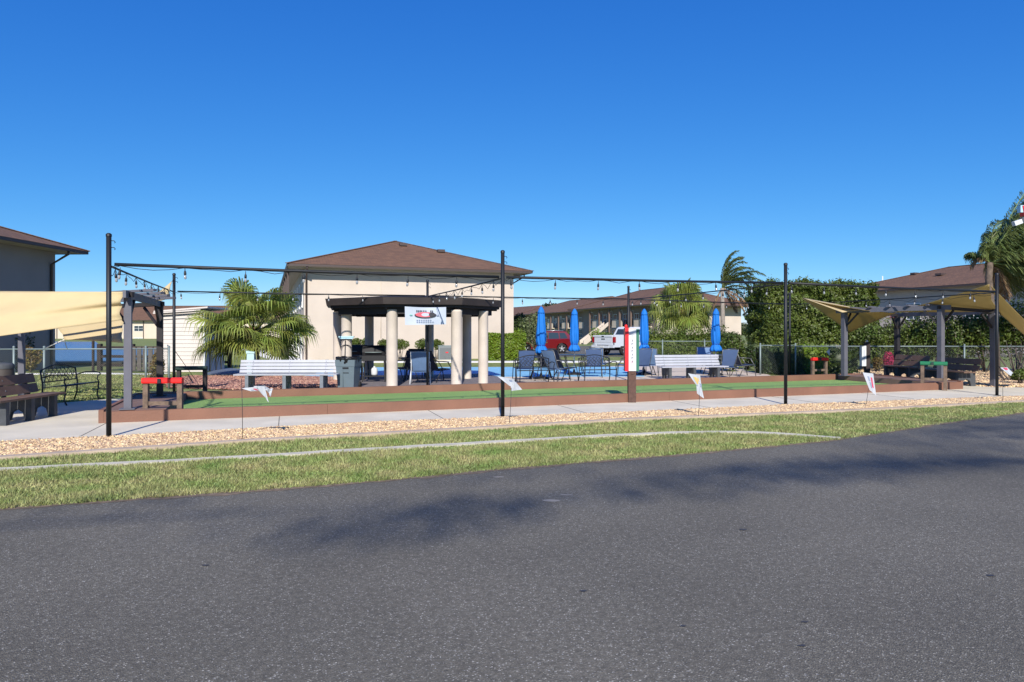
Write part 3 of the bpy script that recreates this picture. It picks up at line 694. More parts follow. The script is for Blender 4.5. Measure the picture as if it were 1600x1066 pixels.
for r, z in ((.27, .82), (.31, .88), (.315, .84), (.30, .78), (.295, .74)):
    for j in range(n):
        a = 2*pi*j/n; k = r*(1+.05*sin(j*2.7)+random.uniform(-.02, .02)); sq = 1/max(abs(cos(a)), abs(sin(a)))**.7
        vs.append((k*cos(a)*sq*.93, k*sin(a)*sq, z+random.uniform(-.012, .012)-(.05*abs(sin(j*1.3)) if z < .76 else 0)))
mb.add(vs, [(i*n+j, i*n+(j+1) % n, (i+1)*n+(j+1) % n, (i+1)*n+j) for i in range(4) for j in range(n)], True)
mb.add([(.26*cos(2*pi*j/12), .28*sin(2*pi*j/12), .70) for j in range(12)], [tuple(range(12))])
mk('bag', mb, bag, t)
mk('wheel', MB().lathe([(0, -.03), (.09, -.03), (.09, .03), (0, .03)], n=14), tyre, t).location = (.23, .27, .09)
t.children[-1].rotation_euler = (0, pi/2, 0)

rk = at(541, 0, 20.15); rk.z = 0
t = thing('cue_rack', 'light blue rack with black curved hooks on the leftmost round column', 'rack', rk, .05)
mk('shelf', bx(-.22, .22, -.02, .10, 1.40, 1.44), ltblue, t); mk('shelf', bx(-.19, .19, -.01, .09, 1.36, 1.398), ltblue, t)
for z, r in ((1.25, .15), (1.08, .15)): mk('hook', MB().tube([(r*cos(a), -.03, z+r*.7*sin(a)) for a in [pi*k/8 for k in range(9)]], .012, 5), black, t)
mk('stick', MB().tube([(-.02, -.05, 1.33), (-.04, -.06, .4)], .012, 5), black, t)

# ------------------------------------------------------------------ pavilion
pv = thing('pavilion', 'round dark roofed pavilion on cream columns in front of the cream building', 'pavilion', pc, 0)
cols = [(541.5, 20.3, .155), (612.5, 19.25, .158), (713.5, 19.6, .158), (755, 20.7, .15), (729.5, 22.7, .15), (671, 23.7, .15), (577, 23.3, .15), (528, 22.0, .15)]
cpos = []
for i, (px, Y, r) in enumerate(cols):
    x = (px-HX)/F*Y; cpos.append((x, Y))
    o = mk('column', MB().lathe([(r*1.02, 0), (r*1.02, .04), (r, .05), (r, 2.13), (r*1.03, 2.14), (r*1.03, 2.2), (0, 2.2)], n=24), column_m, pv, world=False)
    o.location = Vector((x, Y, 0))-pc
Ro = 2.86; n8 = 8; off = 22.5
def ring(r, a0=off): return [(r*cos(radians(a0+45*i)+.24), r*sin(radians(a0+45*i)+.24)) for i in range(8)]
def octo(r1, r2, z0, z1, capt=True, capb=True):
    A = [(x, y, z0) for x, y in ring(r1)]; B_ = [(x, y, z1) for x, y in ring(r2)]
    fs = [(i, (i+1) % 8, 8+(i+1) % 8, 8+i) for i in range(8)]
    if capb: fs.append(tuple(range(8))[::-1])
    if capt: fs.append(tuple(range(8, 16)))
    return MB().add(A+B_, fs)
mk('soffit', octo(Ro-.12, Ro-.12, 2.26, 2.34), purd, pv)
mk('fascia', octo(Ro, Ro+.04, 2.335, 2.53), dbrown, pv)
mk('roof', octo(Ro+.05, .3, 2.532, 2.72), dbrown, pv)
mb = MB()
for a, b_ in zip(ring(Ro-.42), ring(Ro-.42)[1:]+ring(Ro-.42)[:1]): mb.beam((*a, 2.17), (*b_, 2.17), .12, .19, up=(0, 0, 1))
mk('ring_beam', mb, purd, pv)
mb = MB()
for i in range(4):
    a = ring(Ro-.2)[i]; b_ = ring(Ro-.2)[i+4]; mb.beam((*a, 2.235), (*b_, 2.235), .06, .05+.001*i, up=(0, 0, 1))
mk('roof_joist', mb, purd, pv)
t = thing('pendant_lamp', 'small black lamp hanging under the pavilion roof', 'lamp', (at(561, 0, 20.6).x, 20.6, 2.1))
mk('cord', MB().tube([(0, 0, .14), (0, 0, 0)], .008, 5), black, t)
mk('shade', MB().lathe([(.02, 0), (.03, -.03), (.08, -.07), (.08, -.08)], n=12), black, t)
# banner
P0 = at(632.5, 479, 18.62); P1 = at(697, 480, 18.85); P2 = at(697, 507, 18.85); P3 = at(633, 508, 18.62)
bn = thing('banner', 'white banner with a red and black oval emblem hung on the pavilion front', 'banner', P3)
def bf(u, v):
    p = P0.lerp(P1, u).lerp(P3.lerp(P2, u), v); return p+Vector((0, .02*sin(u*7)*sin(v*3), .018*sin(u*pi)*(1-v)*-1))
mk('cloth', cloth(bf, 20, 8), banner_m, bn, world=True)
def bmark(poly, m, d=-.004):
    mk('print', MB().add([bf(u, v)+Vector((0, -.026+d, 0)) for u, v in poly], [tuple(range(len(poly)))]), m, bn, world=True)
def oval(cx, cy, a, b_, n=16, s0=0, s1=2*pi): return [(cx+a*cos(s0+(s1-s0)*i/n), cy+b_*sin(s0+(s1-s0)*i/n)) for i in range(n)]
blackp = mat('black print', (.02, .02, .03), .6); redpr = mat('red print', (.70, .10, .14), .6)
bmark(oval(.50, .45, .27, .17, 20), blackp); bmark(oval(.485, .42, .23, .14, 20), redpr, -.008); bmark(oval(.50, .42, .10, .10), banner_m, -.012); bmark(oval(.66, .42, .075, .13), blackp, -.014)
for i, x in enumerate((.28, .32, .36, .40, .45, .50, .62, .66)): bmark([(x, .17), (x+.028, .17+.02*(i % 2)), (x+.02, .27), (x-.005, .25)], blackp, -.01)
for r, y in ((7, .71), (8, .82)):
    for i in range(r): bmark([(.28+i*.055, y), (.315+i*.055, y-.01), (.31+i*.055, y+.045), (.275+i*.055, y+.04)], flag_b, -.01)
bmark(oval(.15, .45, .04, .03), flag_g, -.01); bmark(oval(.80, .46, .03, .04), flag_b, -.01)

# grills
def grill(px, Y, rz, label):
    p = at(px, 0, Y); p.z = .016
    t = thing('grill', label, 'grill', p, rz, 'black grills under the pavilion')
    mk('hood', MB().prof([(-.27, .82), (.27, .82), (.30, .92), (.24, 1.06), (.10, 1.13), (-.10, 1.13), (-.24, 1.06), (-.30, .92)], -.34, .34, ax='x', chamf=.05), cover, t)
    mk('firebox', bx(-.36, .36, -.27, .27, .66, .815), carblk, t)
    for x in (-.52, .52): mk('side_shelf', bx(x-.15, x+.15, -.22, .22, .79, .815), carblk, t)
    for x in (-.32, .32):
        for y in (-.22, .22): mk('leg', MB().beam((x, y, .66), (x*1.08, y, .0), .035), carblk, t)
    mk('bottom_shelf', bx(-.31, .31, -.2, .2, .16, .185), carblk, t)
    mk('gas_bottle', MB().lathe([(0, .19), (.09, .2), (.10, .24), (.10, .38), (.07, .43), (.03, .44), (.03, .48), (0, .48)], n=12), whitep if px > 570 else carblk, t)
    mk('handle', MB().tube([(-.25, -.36, .92), (.25, -.36, .92)], .015, 6), galv, t)
grill(585, 21.3, .1, 'black covered grill between the two front left columns'); grill(556, 22.3, -.3, 'black grill partly hidden behind the leftmost round column')

# ------------------------------------------------------------------ sling chairs
def sling_chair(label, loc, rz, sm, fm_, grp='sling chairs around the tables'):
    t = thing('patio_chair', label, 'chair', loc, rz, grp)     # faces -y
    mb = MB().add([(-.25, -.24, .42), (.25, -.24, .42), (.25, .20, .37), (-.25, .20, .37), (-.25, -.24, .405), (.25, -.24, .405), (.25, .20, .355), (-.25, .20, .355)], [(0, 1, 2, 3), (7, 6, 5, 4), (0, 4, 5, 1), (1, 5, 6, 2), (2, 6, 7, 3), (3, 7, 4, 0)])
    mk('seat', mb, sm, t)
    def fb(u, v):
        z = .40+v*.56; y = .20+v*.24+.02*sin(v*pi); w_ = .21+.05*v
        return Vector(((u-.5)*2*w_, y-.015*sin(u*pi)*-1, z))
    c1 = cloth(fb, 6, 6); n0 = len(c1.v); c1.v += [(x, y+.012, z) for x, y, z in c1.v]; c1.f += [tuple(i+n0 for i in f)[::-1] for f in c1.f]; c1.sm *= 2
    mk('backrest', c1, sm, t)
    for s_ in (-1, 1):
        mk('side_frame', MB().tube([(s_*.27, .45, .965), (s_*.25, .22, .42), (s_*.255, .15, .37), (s_*.265, -.26, .415)], .014, 6), fm_, t)
        mk('leg', MB().tube([(s_*.29, -.10, .62), (s_*.285, -.24, .40), (s_*.29, -.30, 0)], .014, 6), fm_, t)
        mk('leg', MB().tube([(s_*.275, .10, .40), (s_*.29, .20, .25), (s_*.30, .32, 0)], .014, 6), fm_, t)
        mk('armrest', MB().tube([(s_*.265, .32, .66), (s_*.29, .10, .65), (s_*.29, -.14, .625)], .017, 6), fm_, t)
    mk('top_rail', MB().tube([(-.27, .45, .965), (.27, .45, .965)], .014, 6), fm_, t)
    return t
def cl(px, Y, z=.01): p = at(px, 0, Y); p.z = z; return p
chairs = [
 (657, 20.5, pi+.1, slingl, wmetal, 'blue chair with pale legs seen from behind under the pavilion'),
 (688, 21.2, 2.2, slingd, iron, 'dark chair leaning back beside the shaded column under the pavilion'),
 (632, 21.9, -2.3, slingd, iron, 'dark chair between column and pavilion table'),
 (648, 23.0, 0, slingd, iron, 'dark chair at the rear of the pavilion table'),
 (818, 22.0, -2.9, sling, iron, 'navy blue chair behind the left black iron bench'),
 (856, 22.9, .2, slingd, greym, 'dark chair behind the first umbrella pole'),
 (871, 21.8, 2.3, slingl, greym, 'light blue chair tilted towards the first umbrella table'),
 (884, 22.0, 2.0, slingd, iron, 'dark blue chair seen side on between the two left umbrellas'),
 (927, 23.6, pi-.1, sling, greym, 'blue chair behind the second black iron bench'),
 (937, 25.2, 2.7, slingl, greym, 'pale blue chair behind the second umbrella table'),
 (977, 23.8, -1.8, slingl, greym, 'light blue reclining chair left of the scoreboard'),
 (1001, 23.9, pi+.15, sling, greym, 'dark blue chair just right of the scoreboard'),
 (1019, 24.4, 2.7, slingl, greym, 'light blue chair under the third umbrella'),
 (1012, 26.0, .2, sling, greym, 'blue chair behind the third umbrella pole'),
 (1098, 25.8, -.4, slingl, greym, 'small light blue chair left of the rightmost umbrella'),
 (1112, 26.2, .3, slingd, greym, 'navy chair behind the rightmost umbrella pole'),
 (1133, 23.2, pi+.1, sling, greym, 'blue chair seen from behind at the right end of the white bench'),
 (1162, 24.0, 1.75, slingd, greym, 'dark blue chair seen side on beside the dark bush'),
]
cache = {}
for px, Y, rz, sm, fm_, lab in chairs:
    k = (sm.name, fm_.name)
    if k not in cache: cache[k] = sling_chair(lab, cl(px, Y), rz, sm, fm_)
    else: dup(cache[k], cl(px, Y), rz, lab)

def table(label, loc, r=.58, m=tabled):
    t = thing('patio_table', label, 'table', loc, 0, 'round patio tables')
    mk('tabletop', MB().lathe([(0, .70), (r-.02, .70), (r, .71), (r, .725), (r-.02, .735), (.03, .735), (0, .735)], n=26, smooth=False), m, t)
    for k in range(4):
        a = pi/4+k*pi/2; mk('leg', MB().tube([(r*.8*cos(a), r*.8*sin(a), .70), (r*.62*cos(a), r*.62*sin(a), .35), (r*.85*cos(a), r*.85*sin(a), 0)], .015, 6), iron, t)
    mk('brace', MB().tube([(r*.62*cos(a), r*.62*sin(a), .35) for a in [2*pi*k/16 for k in range(17)]], .009, 5), iron, t)
    return t
table('dark round table under the pavilion', cl(652, 21.9, .016), .6)
ups = [(845.5, 22.6, 'leftmost', 2.34), (897, 24.8, 'second', 2.30), (1006.5, 24.9, 'third', 2.31), (1118, 24.6, 'rightmost', 2.30)]
tl = ['round table under the leftmost closed umbrella', 'round table under the second closed umbrella, left of the scoreboard', 'round table under the closed umbrella right of the scoreboard', 'round table under the rightmost closed umbrella, behind the white bench']
ul = ['leftmost closed blue umbrella in front of the red car', 'closed blue umbrella between the red car and the white pickup', 'closed blue umbrella just right of the scoreboard', 'rightmost closed blue umbrella, left of the tall hedge']
proto = None
for (px, Y, _, H_), l1, l2 in zip(ups, tl, ul):
    p = cl(px, Y)
    table(l1, p, .58)
    if proto is None:
        t = thing('patio_umbrella', l2, 'umbrella', p, 0, 'closed blue umbrellas over the tables')
        mk('pole', MB().tube([(0, 0, .05), (0, 0, 2.34)], .02, 8), wmetal, t)
        mk('base', MB().lathe([(0, 0), (.27, 0), (.27, .03), (.20, .07), (.05, .09), (.03, .2), (0, .2)], n=20), carblk, t)
        n = 32; vs = []
        prof_ = [(.012, 2.40), (.05, 2.36), (.095, 2.26), (.11, 2.1), (.125, 1.85), (.15, 1.5), (.155, 1.25), (.125, 1.13), (.115, 1.10), (.15, 1.04), (.19, .96), (.20, .90), (.16, .865), (.05, .90)]
        for i, (r, z) in enumerate(prof_):
            for j in range(n):
                a = 2*pi*j/n; k = 1+(.14 if i > 1 else 0)*sin(8*a+.5*sin(i*.7))+.04*sin(3*a+i)
                vs.append((r*k*cos(a+.08*i), r*k*sin(a+.08*i), z-(.03*abs(sin(4*a)) if i in (11, 12) else 0)))
        mk('canopy', MB().add(vs, [(i*n+j, (i+1)*n+j, (i+1)*n+(j+1) % n, i*n+(j+1) % n) for i in range(len(prof_)-1) for j in range(n)], True), blue_u, t)
        mk('tie', MB().lathe([(.122, 1.095), (.13, 1.10), (.13, 1.13), (.122, 1.135)], n=18), mat('dark blue tie', (.004, .06, .35), .7), t)
        mk('top_wrap', MB().lathe([(.085, 2.16), (.118, 2.17), (.118, 2.21), (.10, 2.24)], n=16), blue_u, t)
        proto = t
    else: dup(proto, p, random.uniform(0, 6), l2).rotation_euler[1] = random.uniform(-.012, .012)

# ------------------------------------------------------------------ pergolas
def pergola(label, posts, mats, hts, rafters, stub=.28, pw=.118):
    o0 = Vector((*posts[0][:2], 0))
    t = thing('pergola', label, 'pergola', o0, 0)
    for (x, y, z0), m, h in zip(posts, mats, hts):
        mk('post', MB().box((x, y, (z0+h)/2), (pw, pw, h-z0), ROT), m, t, world=True)
        mk('post_base', MB().box((x, y, z0+.012), (.24, .24, .02), ROT), m, t, world=True)
    n = len(posts)
    P = [Vector((p[0], p[1], h)) for p, h in zip(posts, hts)]
    for a, b_ in ((0, 1), (1, 2), (2, 3), (3, 0)):
        if a >= n or b_ >= n: continue
        d = (P[b_]-P[a]).normalized(); zo = Vector((0, 0, .04 if (a % 2 == 0) else .041))
        mk('beam', MB().beam(P[a]-d*(.25 if a % 2 == 0 else .1)+zo, P[b_]+d*(.25 if a % 2 == 0 else .1)+zo, .05, .13 if a % 2 == 0 else .09, up=(0, 0, 1)), purd if a % 2 else mats[a], t, world=True)
    for i in range(n):
        for j in ((i+1) % n, (i-1) % n):
            d = (P[j]-P[i]); d.z = 0; d.normalize()
            mk('brace', MB().beam(P[i]+Vector((0, 0, -.42))+d*.06, P[i]+Vector((0, 0, -.03))+d*.42, .045, .045), purd, t, world=True)
    m_ = rafters
    for i in range(m_):
        k = (i+.5)/m_
        a = P[0].lerp(P[1], k); b_ = P[3].lerp(P[2], k); d = (b_-a).normalized()
        mk('rafter', MB().beam(a-d*stub+Vector((0, 0, .128)), b_+d*stub+Vector((0, 0, .128)), .09, .045, up=(0, 0, 1)), purl, t, world=True)
    return t
pl = [(-6.73, 11.97, .215), (-7.42, 14.4, .215), (-10.6, 14.2, 0), (-10.3, 11.4, 0)]
pergola('left pergola with grey posts above the left end of the court', [(-6.73, 11.97, .215), (-7.45, 14.45, .215), (-11.2, 15.6, 0), (-10.9, 12.6, 0)], [purl, purd, purl, purl], [2.18, 2.12, 2.0, 2.0], 4, .45)  # second post takes the dark timber for the shade on it
pergola('right pergola with grey posts at the right end of the court', [(10.22, 21.0, .215), (11.90, 18.95, .215), (13.65, 19.35, 0), (13.2, 23.4, 0)], [purl, purl, purl, purd], [2.17, 2.2, 2.1, 2.1], 5, .12, .135)

# ------------------------------------------------------------------ shade sails
def coons(name, label, corners, m, sag=.12, nu=16, nv=12, rip=.03, grp='cream shade sails', dirn=(0, 0, -1)):
    a, b_, c, d = [Vector(p) for p in corners]; up = Vector(dirn)
    cen = (a+b_+c+d)/4
    def f(u, v):
        # edges pulled in towards the middle
        uu = u; vv = v
        p = a.lerp(b_, uu).lerp(d.lerp(c, uu), vv)
        k = 1-sag*(4*u*(1-u)*(1-v)**2*.5+4*u*(1-u)*v**2*.5+4*v*(1-v)*(1-u)**2*.5+4*v*(1-v)*u**2*.5)
        p = cen+(p-cen)*k
        return p+Vector((0, 1, .3))*(rip*sin(5*pi*(u*.35+v*.8)+2*u)*(1-abs(2*v-1))*(.4+.6*u))
    mb = cloth(f, nu, nv); o = tag(mk(name, mb, m, origin=tuple(cen)), label, 'shade sail', grp)
    md = o.modifiers.new('thickness', 'SOLIDIFY'); md.thickness = .006
    return o
coons('shade_sail', 'big cream shade sail spanning from the far left to the grey pergola post',
      [at(-200, 453, 12.4), at(196, 456, 11.8), at(191, 500, 11.8), at(-260, 562, 10.6)], sail, .05, 40, 20, .06)
coons('shade_sail', 'small cream sail piece hanging below the large left sail',
      [at(88, 512, 14.2), at(196, 497, 13.6), at(192, 536, 12.7), at(100, 531, 13.5)], sail, .12, 14, 8, .03)
coons('shade_sail', 'cream sail tip rising behind the left pergola beams',
      [at(236, 466, 15.9), at(269, 439, 16.5), at(263, 467, 16.1), at(238, 476, 15.6)], sail, .15, 12, 8, .02)
tag(mk('sail_rope', MB().tube([at(262, 446, 16.9), top(far_xy[0], 2.9)], .008, 5).tube([at(192, 500, 11.9), (-6.78, 11.88, 1.78)], .01, 5), black, origin=tuple(at(262, 446, 16.9))), 'black rope tying the left sail tips to pole and pergola', 'rope')
tag(mk('sail_rope', MB().tube([at(100, 531, 13.6), at(68, 546, 18.2)], .012, 5).tube([at(100, 531, 13.6), at(105, 545, 18.3)], .008, 5), conc_w, origin=tuple(at(100, 531, 13.6))), 'pale rope from the small sail piece to the chain link post', 'rope')
coons('shade_sail', 'cream sail sloping from the tall hedge down to the right pergola',
      [at(1252, 466, 22.5), at(1350, 484.5, 20.0), at(1400, 489, 21.6), at(1327, 520, 23.8)], sail_under, .10, 20, 14, .02)
coons('shade_sail', 'bright upper flap of the sail left of the right pergola',
      [at(1254, 465.5, 22.4), at(1300, 474, 22.6), at(1350, 484, 20.6), at(1316, 488.5, 20.75)], sail, .0, 12, 8, .0)  # lit top of the same sail, a separate patch in the lighter cloth
def trisail(label, pts, m):
    a, b_, c, d = [Vector(p) for p in pts]
    return coons('shade_sail', label, pts, m, .13, 18, 14, .03)
trisail('cream shade sail, its shaded underside coloured ochre, peaking at the rightmost black pole', [at(1395, 488.5, 20.2), at(1546, 444, 17.3), at(1562, 488, 19.6), at(1470, 488, 20.1)], sail_under)
trisail('sail edge coloured ochre for its shaded underside, dropping to the right edge of the picture', [at(1548, 446, 17.3), at(1650, 548, 17.6), at(1640, 560, 18.4), at(1561, 489, 19.3)], sail_under)

# ------------------------------------------------------------------ buildings
def building(name, label, corner, rz, W, D, H, wallm, wins, oh=.85, slope=.33, vents=(), group=None, downs=(), gut=.13, z0=-.1):
    """local x along the front, y to the rear; wins: (face, pos, z, w, h, kind)"""
    t = thing(name, label, 'building', corner, rz, group)
    mk('wall', bx(0, W, 0, D, z0, H), wallm, t)
    e = .004
    mk('soffit', bx(-oh+.02, W+oh-.02, -oh+.02, D+oh-.02, H+e, H+.05), soff, t)
    mb = MB()
    for a, b_ in (((-oh, -oh), (W+oh, -oh)), ((W+oh, -oh), (W+oh, D+oh)), ((W+oh, D+oh), (-oh, D+oh)), ((-oh, D+oh), (-oh, -oh))):
        mb.beam((*a, H+.06), (*b_, H+.06), .09, gut, up=(0, 0, 1))
    mk('gutter', mb, gutter, t)
    x0, x1, y0, y1 = -oh-.06, W+oh+.06, -oh-.06, D+oh+.06; zr = H+.12; hw = min(x1-x0, y1-y0)/2; zt = zr+hw*slope
    if D >= W: r0 = ((x0+x1)/2, y0+hw); r1 = ((x0+x1)/2, y1-hw+.01)
    else: r0 = (x0+hw, (y0+y1)/2); r1 = (x1-hw+.01, (y0+y1)/2)
    c = [(x0, y0, zr), (x1, y0, zr), (x1, y1, zr), (x0, y1, zr)]; A = (*r0, zt); B_ = (*r1, zt)
    if D >= W: fs = [(0, 1, 4), (1, 2, 5, 4), (2, 3, 5), (3, 0, 4, 5), (3, 2, 1, 0)]
    else: fs = [(0, 1, 5, 4), (1, 2, 5), (2, 3, 4, 5), (3, 0, 4), (3, 2, 1, 0)]
    roof = mk('roof', MB().add(c+[A, B_], fs), shing, t)
    hip = MB()
    for p in c: 
        q = A if (Vector(p)-Vector(A)).length < (Vector(p)-Vector(B_)).length else B_
        hip.beam(Vector(p)+Vector((0, 0, .02)), Vector(q)+Vector((0, 0, .02)), .22, .03, up=(0, 0, 1))
    hip.beam(Vector(A)+Vector((0, 0, .015)), Vector(B_)+Vector((0, 0, .015)), .24, .03, up=(0, 0, 1))
    mk('ridge_cap', hip, shing, roof)
    for (x, y, s_) in vents:
        dz = min(x-x0, x1-x, y-y0, y1-y)*slope+zr
        v = mk('vent', MB().box((x, y, dz+.08), (s_, s_*.9, .16)), gutter if s_ > .3 else wframe, roof)
    for (face, pos) in downs:
        p = {'S': (pos, -.06), 'W': (-.06, pos), 'E': (W+.06, pos)}[face]
        q = {'S': (pos, -oh+.06), 'W': (-oh+.06, pos), 'E': (W+oh-.06, pos)}[face]
        mk('downspout', MB().tube([(*q, H), (*q, H-.12), (*p, H-.55), (*p, .15), (p[0]*1.0, p[1], .02)], .05, 8), gutter, t)
    cache = {}
    for (face, pos, z, w_, h_, kind) in wins:
        kk = (face, w_, h_, kind)
        def B(a0, a1, zz0, zz1, d0, d1):
            if face == 'S': return bx(a0, a1, -d1, -d0, zz0, zz1).v
            if face == 'W': return bx(-d1, -d0, a0, a1, zz0, zz1).v
            if face == 'E': return bx(W+d0, W+d1, a0, a1, zz0, zz1).v
            return bx(a0, a1, D+d0, D+d1, zz0, zz1).v
        FS = [(3, 2, 1, 0), (4, 5, 6, 7), (0, 1, 5, 4), (1, 2, 6, 5), (2, 3, 7, 6), (3, 0, 4, 7)]
        if kk in cache:
            src, spos, sz = cache[kk]
            c2 = src.copy(); COL.objects.link(c2); c2.parent = t
            dlt = Vector((pos-spos, 0, z-sz)) if face in 'SN' else Vector((0, pos-spos, z-sz))
            c2.location = dlt
            for ch in src.children: c3 = ch.copy(); COL.objects.link(c3); c3.parent = c2
            continue
        a0, a1 = pos-w_/2, pos+w_/2; b0, b1 = z, z+h_; f = .06
        mb = MB()
        if kind == 'balcony':
            mb.add(B(a0, a1, b0, b1, .9, 1.0), FS).add(B(a0, a1, b0-.14, b0-.001, .001, 1.02), FS)
            o = mk('balcony', mb, stuccol if random.random() < .6 else stuccog, t); cache[kk] = (o, pos, z); continue
        if kind == 'pillar':
            mb.add(B(a0, a1, b0, b1, 1.35, 1.5), FS); o = mk('porch_post', mb, mat('brown porch post', (.17, .115, .09), .8), t); cache[kk] = (o, pos, z); continue
        for q in ((a0-f, a1+f, b1, b1+f), (a0-f, a1+f, b0-f, b0), (a0-f, a0, b0, b1), (a1, a1+f, b0, b1)): mb.add(B(*q, .002, .05), FS)
        if kind != 'door': mb.add(B(pos-.025, pos+.025, b0, b1, .002, .045), FS).add(B(a0, a1, z+h_*.5-.02, z+h_*.5+.02, .002, .04), FS)
        o = mk('door' if kind == 'door' else 'window', mb, wframe if kind != 'dark' else shedd, t)
        mk('pane', MB().add(B(a0, a1, b0, b1, .004, .02), FS), glass_l if kind in ('light', 'door') else glass_m, o)
        cache[kk] = (o, pos, z)
    return t

WW = []
for k in range(9):
    y = 1.6+k*3.0
    WW += [('W', y, 2.95, 1.1, 1.35, 'win'), ('W', y, .7, 1.1, 1.35, 'light' if k % 2 else 'win'), ('W', y+1.5, .05, .9, 2.0, 'door')]
main = building('apartment_building', 'large cream two storey building with a brown hip roof behind the pavilion', (-11.15, 36.6, 0), ROT, 11.95, 28, 5.0, stucco, WW, .85, .335,
    vents=((6.2, 4.6, .45), (8.3, 3.2, .45)), downs=(('S', .12), ('E', .3)))
# a second floor gallery with posts on its left side
for k in range(8): mk('gallery_post', MB().box((-.78, 1.2+3.4*k, 2.5), (.12, .12, 4.95)), gutter, main)
mk('conduit', MB().tube([(4.1, -.02, 1.2), (4.1, -.02, 4.7)], .012, 5), stuccol, main)
# left building: the corner nearest the pond, running towards the camera
LB = Vector((-20.75, 31.4, 0))
LBR = -.03; lu = Vector((cos(LBR), sin(LBR), 0)); lv = Vector((-sin(LBR), cos(LBR), 0))
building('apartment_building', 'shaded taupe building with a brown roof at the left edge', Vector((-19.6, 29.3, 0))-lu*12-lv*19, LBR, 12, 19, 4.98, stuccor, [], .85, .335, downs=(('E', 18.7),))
# right building
RB = Vector((29.8, 62.8, 0))
rw = [('W', y, 2.6, 1.2, 1.2, 'win') for y in (3, 8, 13, 18)]
building('apartment_building', 'cream building with a brown hip roof behind the right hand hedge', RB-V*26, ROT, 12.5, 26, 4.95, stucco, rw, .85, .29, vents=((4.3, 21.5, .5), (3.0, 18.0, .6)), downs=(('W', 22),))
# row on the right: two storey blocks with balconies
def rowins(D, n):
    o = []
    for k in range(n):
        y = 1.8+k*(D-3.0)/n
        o += [('W', y, 2.55, .9, 1.25, 'win'), ('W', y+1.25, 2.35, .8, 1.9, 'dark'), ('W', y, .6, 1.0, 1.25, 'win'), ('W', y+1.2, .05, .85, 1.95, 'dark')]
        if k % 2 == 0: o += [('W', y+.6, 2.2, 2.6, .85, 'balcony')]
        o += [('W', y-.95, .0, .22, 4.5, 'pillar')]
    return o
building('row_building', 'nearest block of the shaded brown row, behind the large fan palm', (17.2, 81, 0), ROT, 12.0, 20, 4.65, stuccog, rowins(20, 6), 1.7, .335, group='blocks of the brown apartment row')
# sunlit end wall: the light on it is put into a paler stucco
t = bpy.data.objects[-1] if False else None
rb = [o for o in S.objects if o.name.startswith('row_building')][0]
mk('lit_end_wall', bx(-.0, 12.02, -.06, -.003, -.1, 4.55), stucco, rb)
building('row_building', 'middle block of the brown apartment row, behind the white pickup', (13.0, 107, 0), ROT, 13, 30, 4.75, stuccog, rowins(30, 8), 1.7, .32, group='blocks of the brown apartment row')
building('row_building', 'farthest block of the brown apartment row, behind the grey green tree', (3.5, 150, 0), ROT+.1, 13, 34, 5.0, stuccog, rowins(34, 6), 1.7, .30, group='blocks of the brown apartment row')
# far building on the left across the pond
fb_w = []
for k in range(14):
    x = 4+k*5.2
    fb_w += [('S', x, 2.0+.55, 1.9, 1.15, 'win' if k % 3 else 'light'), ('S', x, .2-.35, 1.9, 1.2, 'light' if k % 2 else 'win')]
fbt = building('apartment_building', 'distant cream building with a long brown roof across the pond', (-112, 150, -.9), .0, 78, 14, 4.85, stuccol, fb_w, 1.0, .42, z0=-.8)
for x in (12, 31, 50, 69): mk('downspout', bx(x, x+.15, -.12, -.002, -.5, 4.8), gutter, fbt)
# exterior stair of the row
st = thing('staircase', 'pale outside staircase on the middle block of the row', 'staircase', at(912, 0, 84)*Vector((1, 1, 0)), ROT)
mk('stringer', MB().prof([(0, 0), (.4, 0), (3.4, 2.3), (3.4, 2.75), (0, .45)], 0, .12), stucco, st); mk('stringer', MB().prof([(0, 0), (.4, 0), (3.4, 2.3), (3.4, 2.75), (0, .45)], 1.1, 1.22), stucco, st)
mb = MB()
for i in range(12): mb.box((.3+i*.26, .6, .14+i*.195), (.28, .95, .05))
mk('step', mb, concrete, st)
# shed
sh = at(262, 0, 27.0); sx = 2.02
t = thing('shed', 'white sided garden shed left of the fan palm', 'shed', (sh.x-.15, 26.6, 0), .02)
mb = MB(); z = 0; Hs = 2.32
mk('siding_wall', bx(0, 1.72, .03, 2.0, 0, Hs), offw, t)
mb = MB()
k = 0
while z < Hs-.06:
    mb.add([(0, .03, z), (1.72, .03, z), (1.72, .03, z+.15), (0, .03, z+.15), (0, .012, z+.004), (1.72, .012, z+.004), (1.72, .026, z+.15), (0, .026, z+.15)], [(4, 5, 6, 7), (0, 1, 5, 4), (0, 4, 7, 3), (1, 2, 6, 5)]); z += .158
mk('siding', mb, offw, t)
mk('corner_trim', bx(1.721, 1.79, -.03, .06, 0, Hs), whitep, t)
mk('side_panel', bx(1.722, 1.745, .062, 2.0, 0, Hs), shedd, t)  # grey carries the shade on this side of the white shed
for y in (.5, 1.1, 1.6): mk('side_batten', bx(1.747, 1.77, y, y+.08, 0, Hs-.05), greym, t)
mk('roof', MB().prof([(-.12, Hs+.0), (1.95, Hs+.17), (1.95, Hs+.23), (-.12, Hs+.06)], -.15, 2.1), offw, t)
mk('fascia', MB().prof([(-.12, Hs-.06), (1.7, Hs+.07), (1.7, Hs+.12), (-.12, Hs-.01)], -.20, -.155), offw, t)
mk('cable', MB().tube([(0, -.22, Hs-.14), (1.8, -.22, Hs-.02)], .012, 5), black, t)

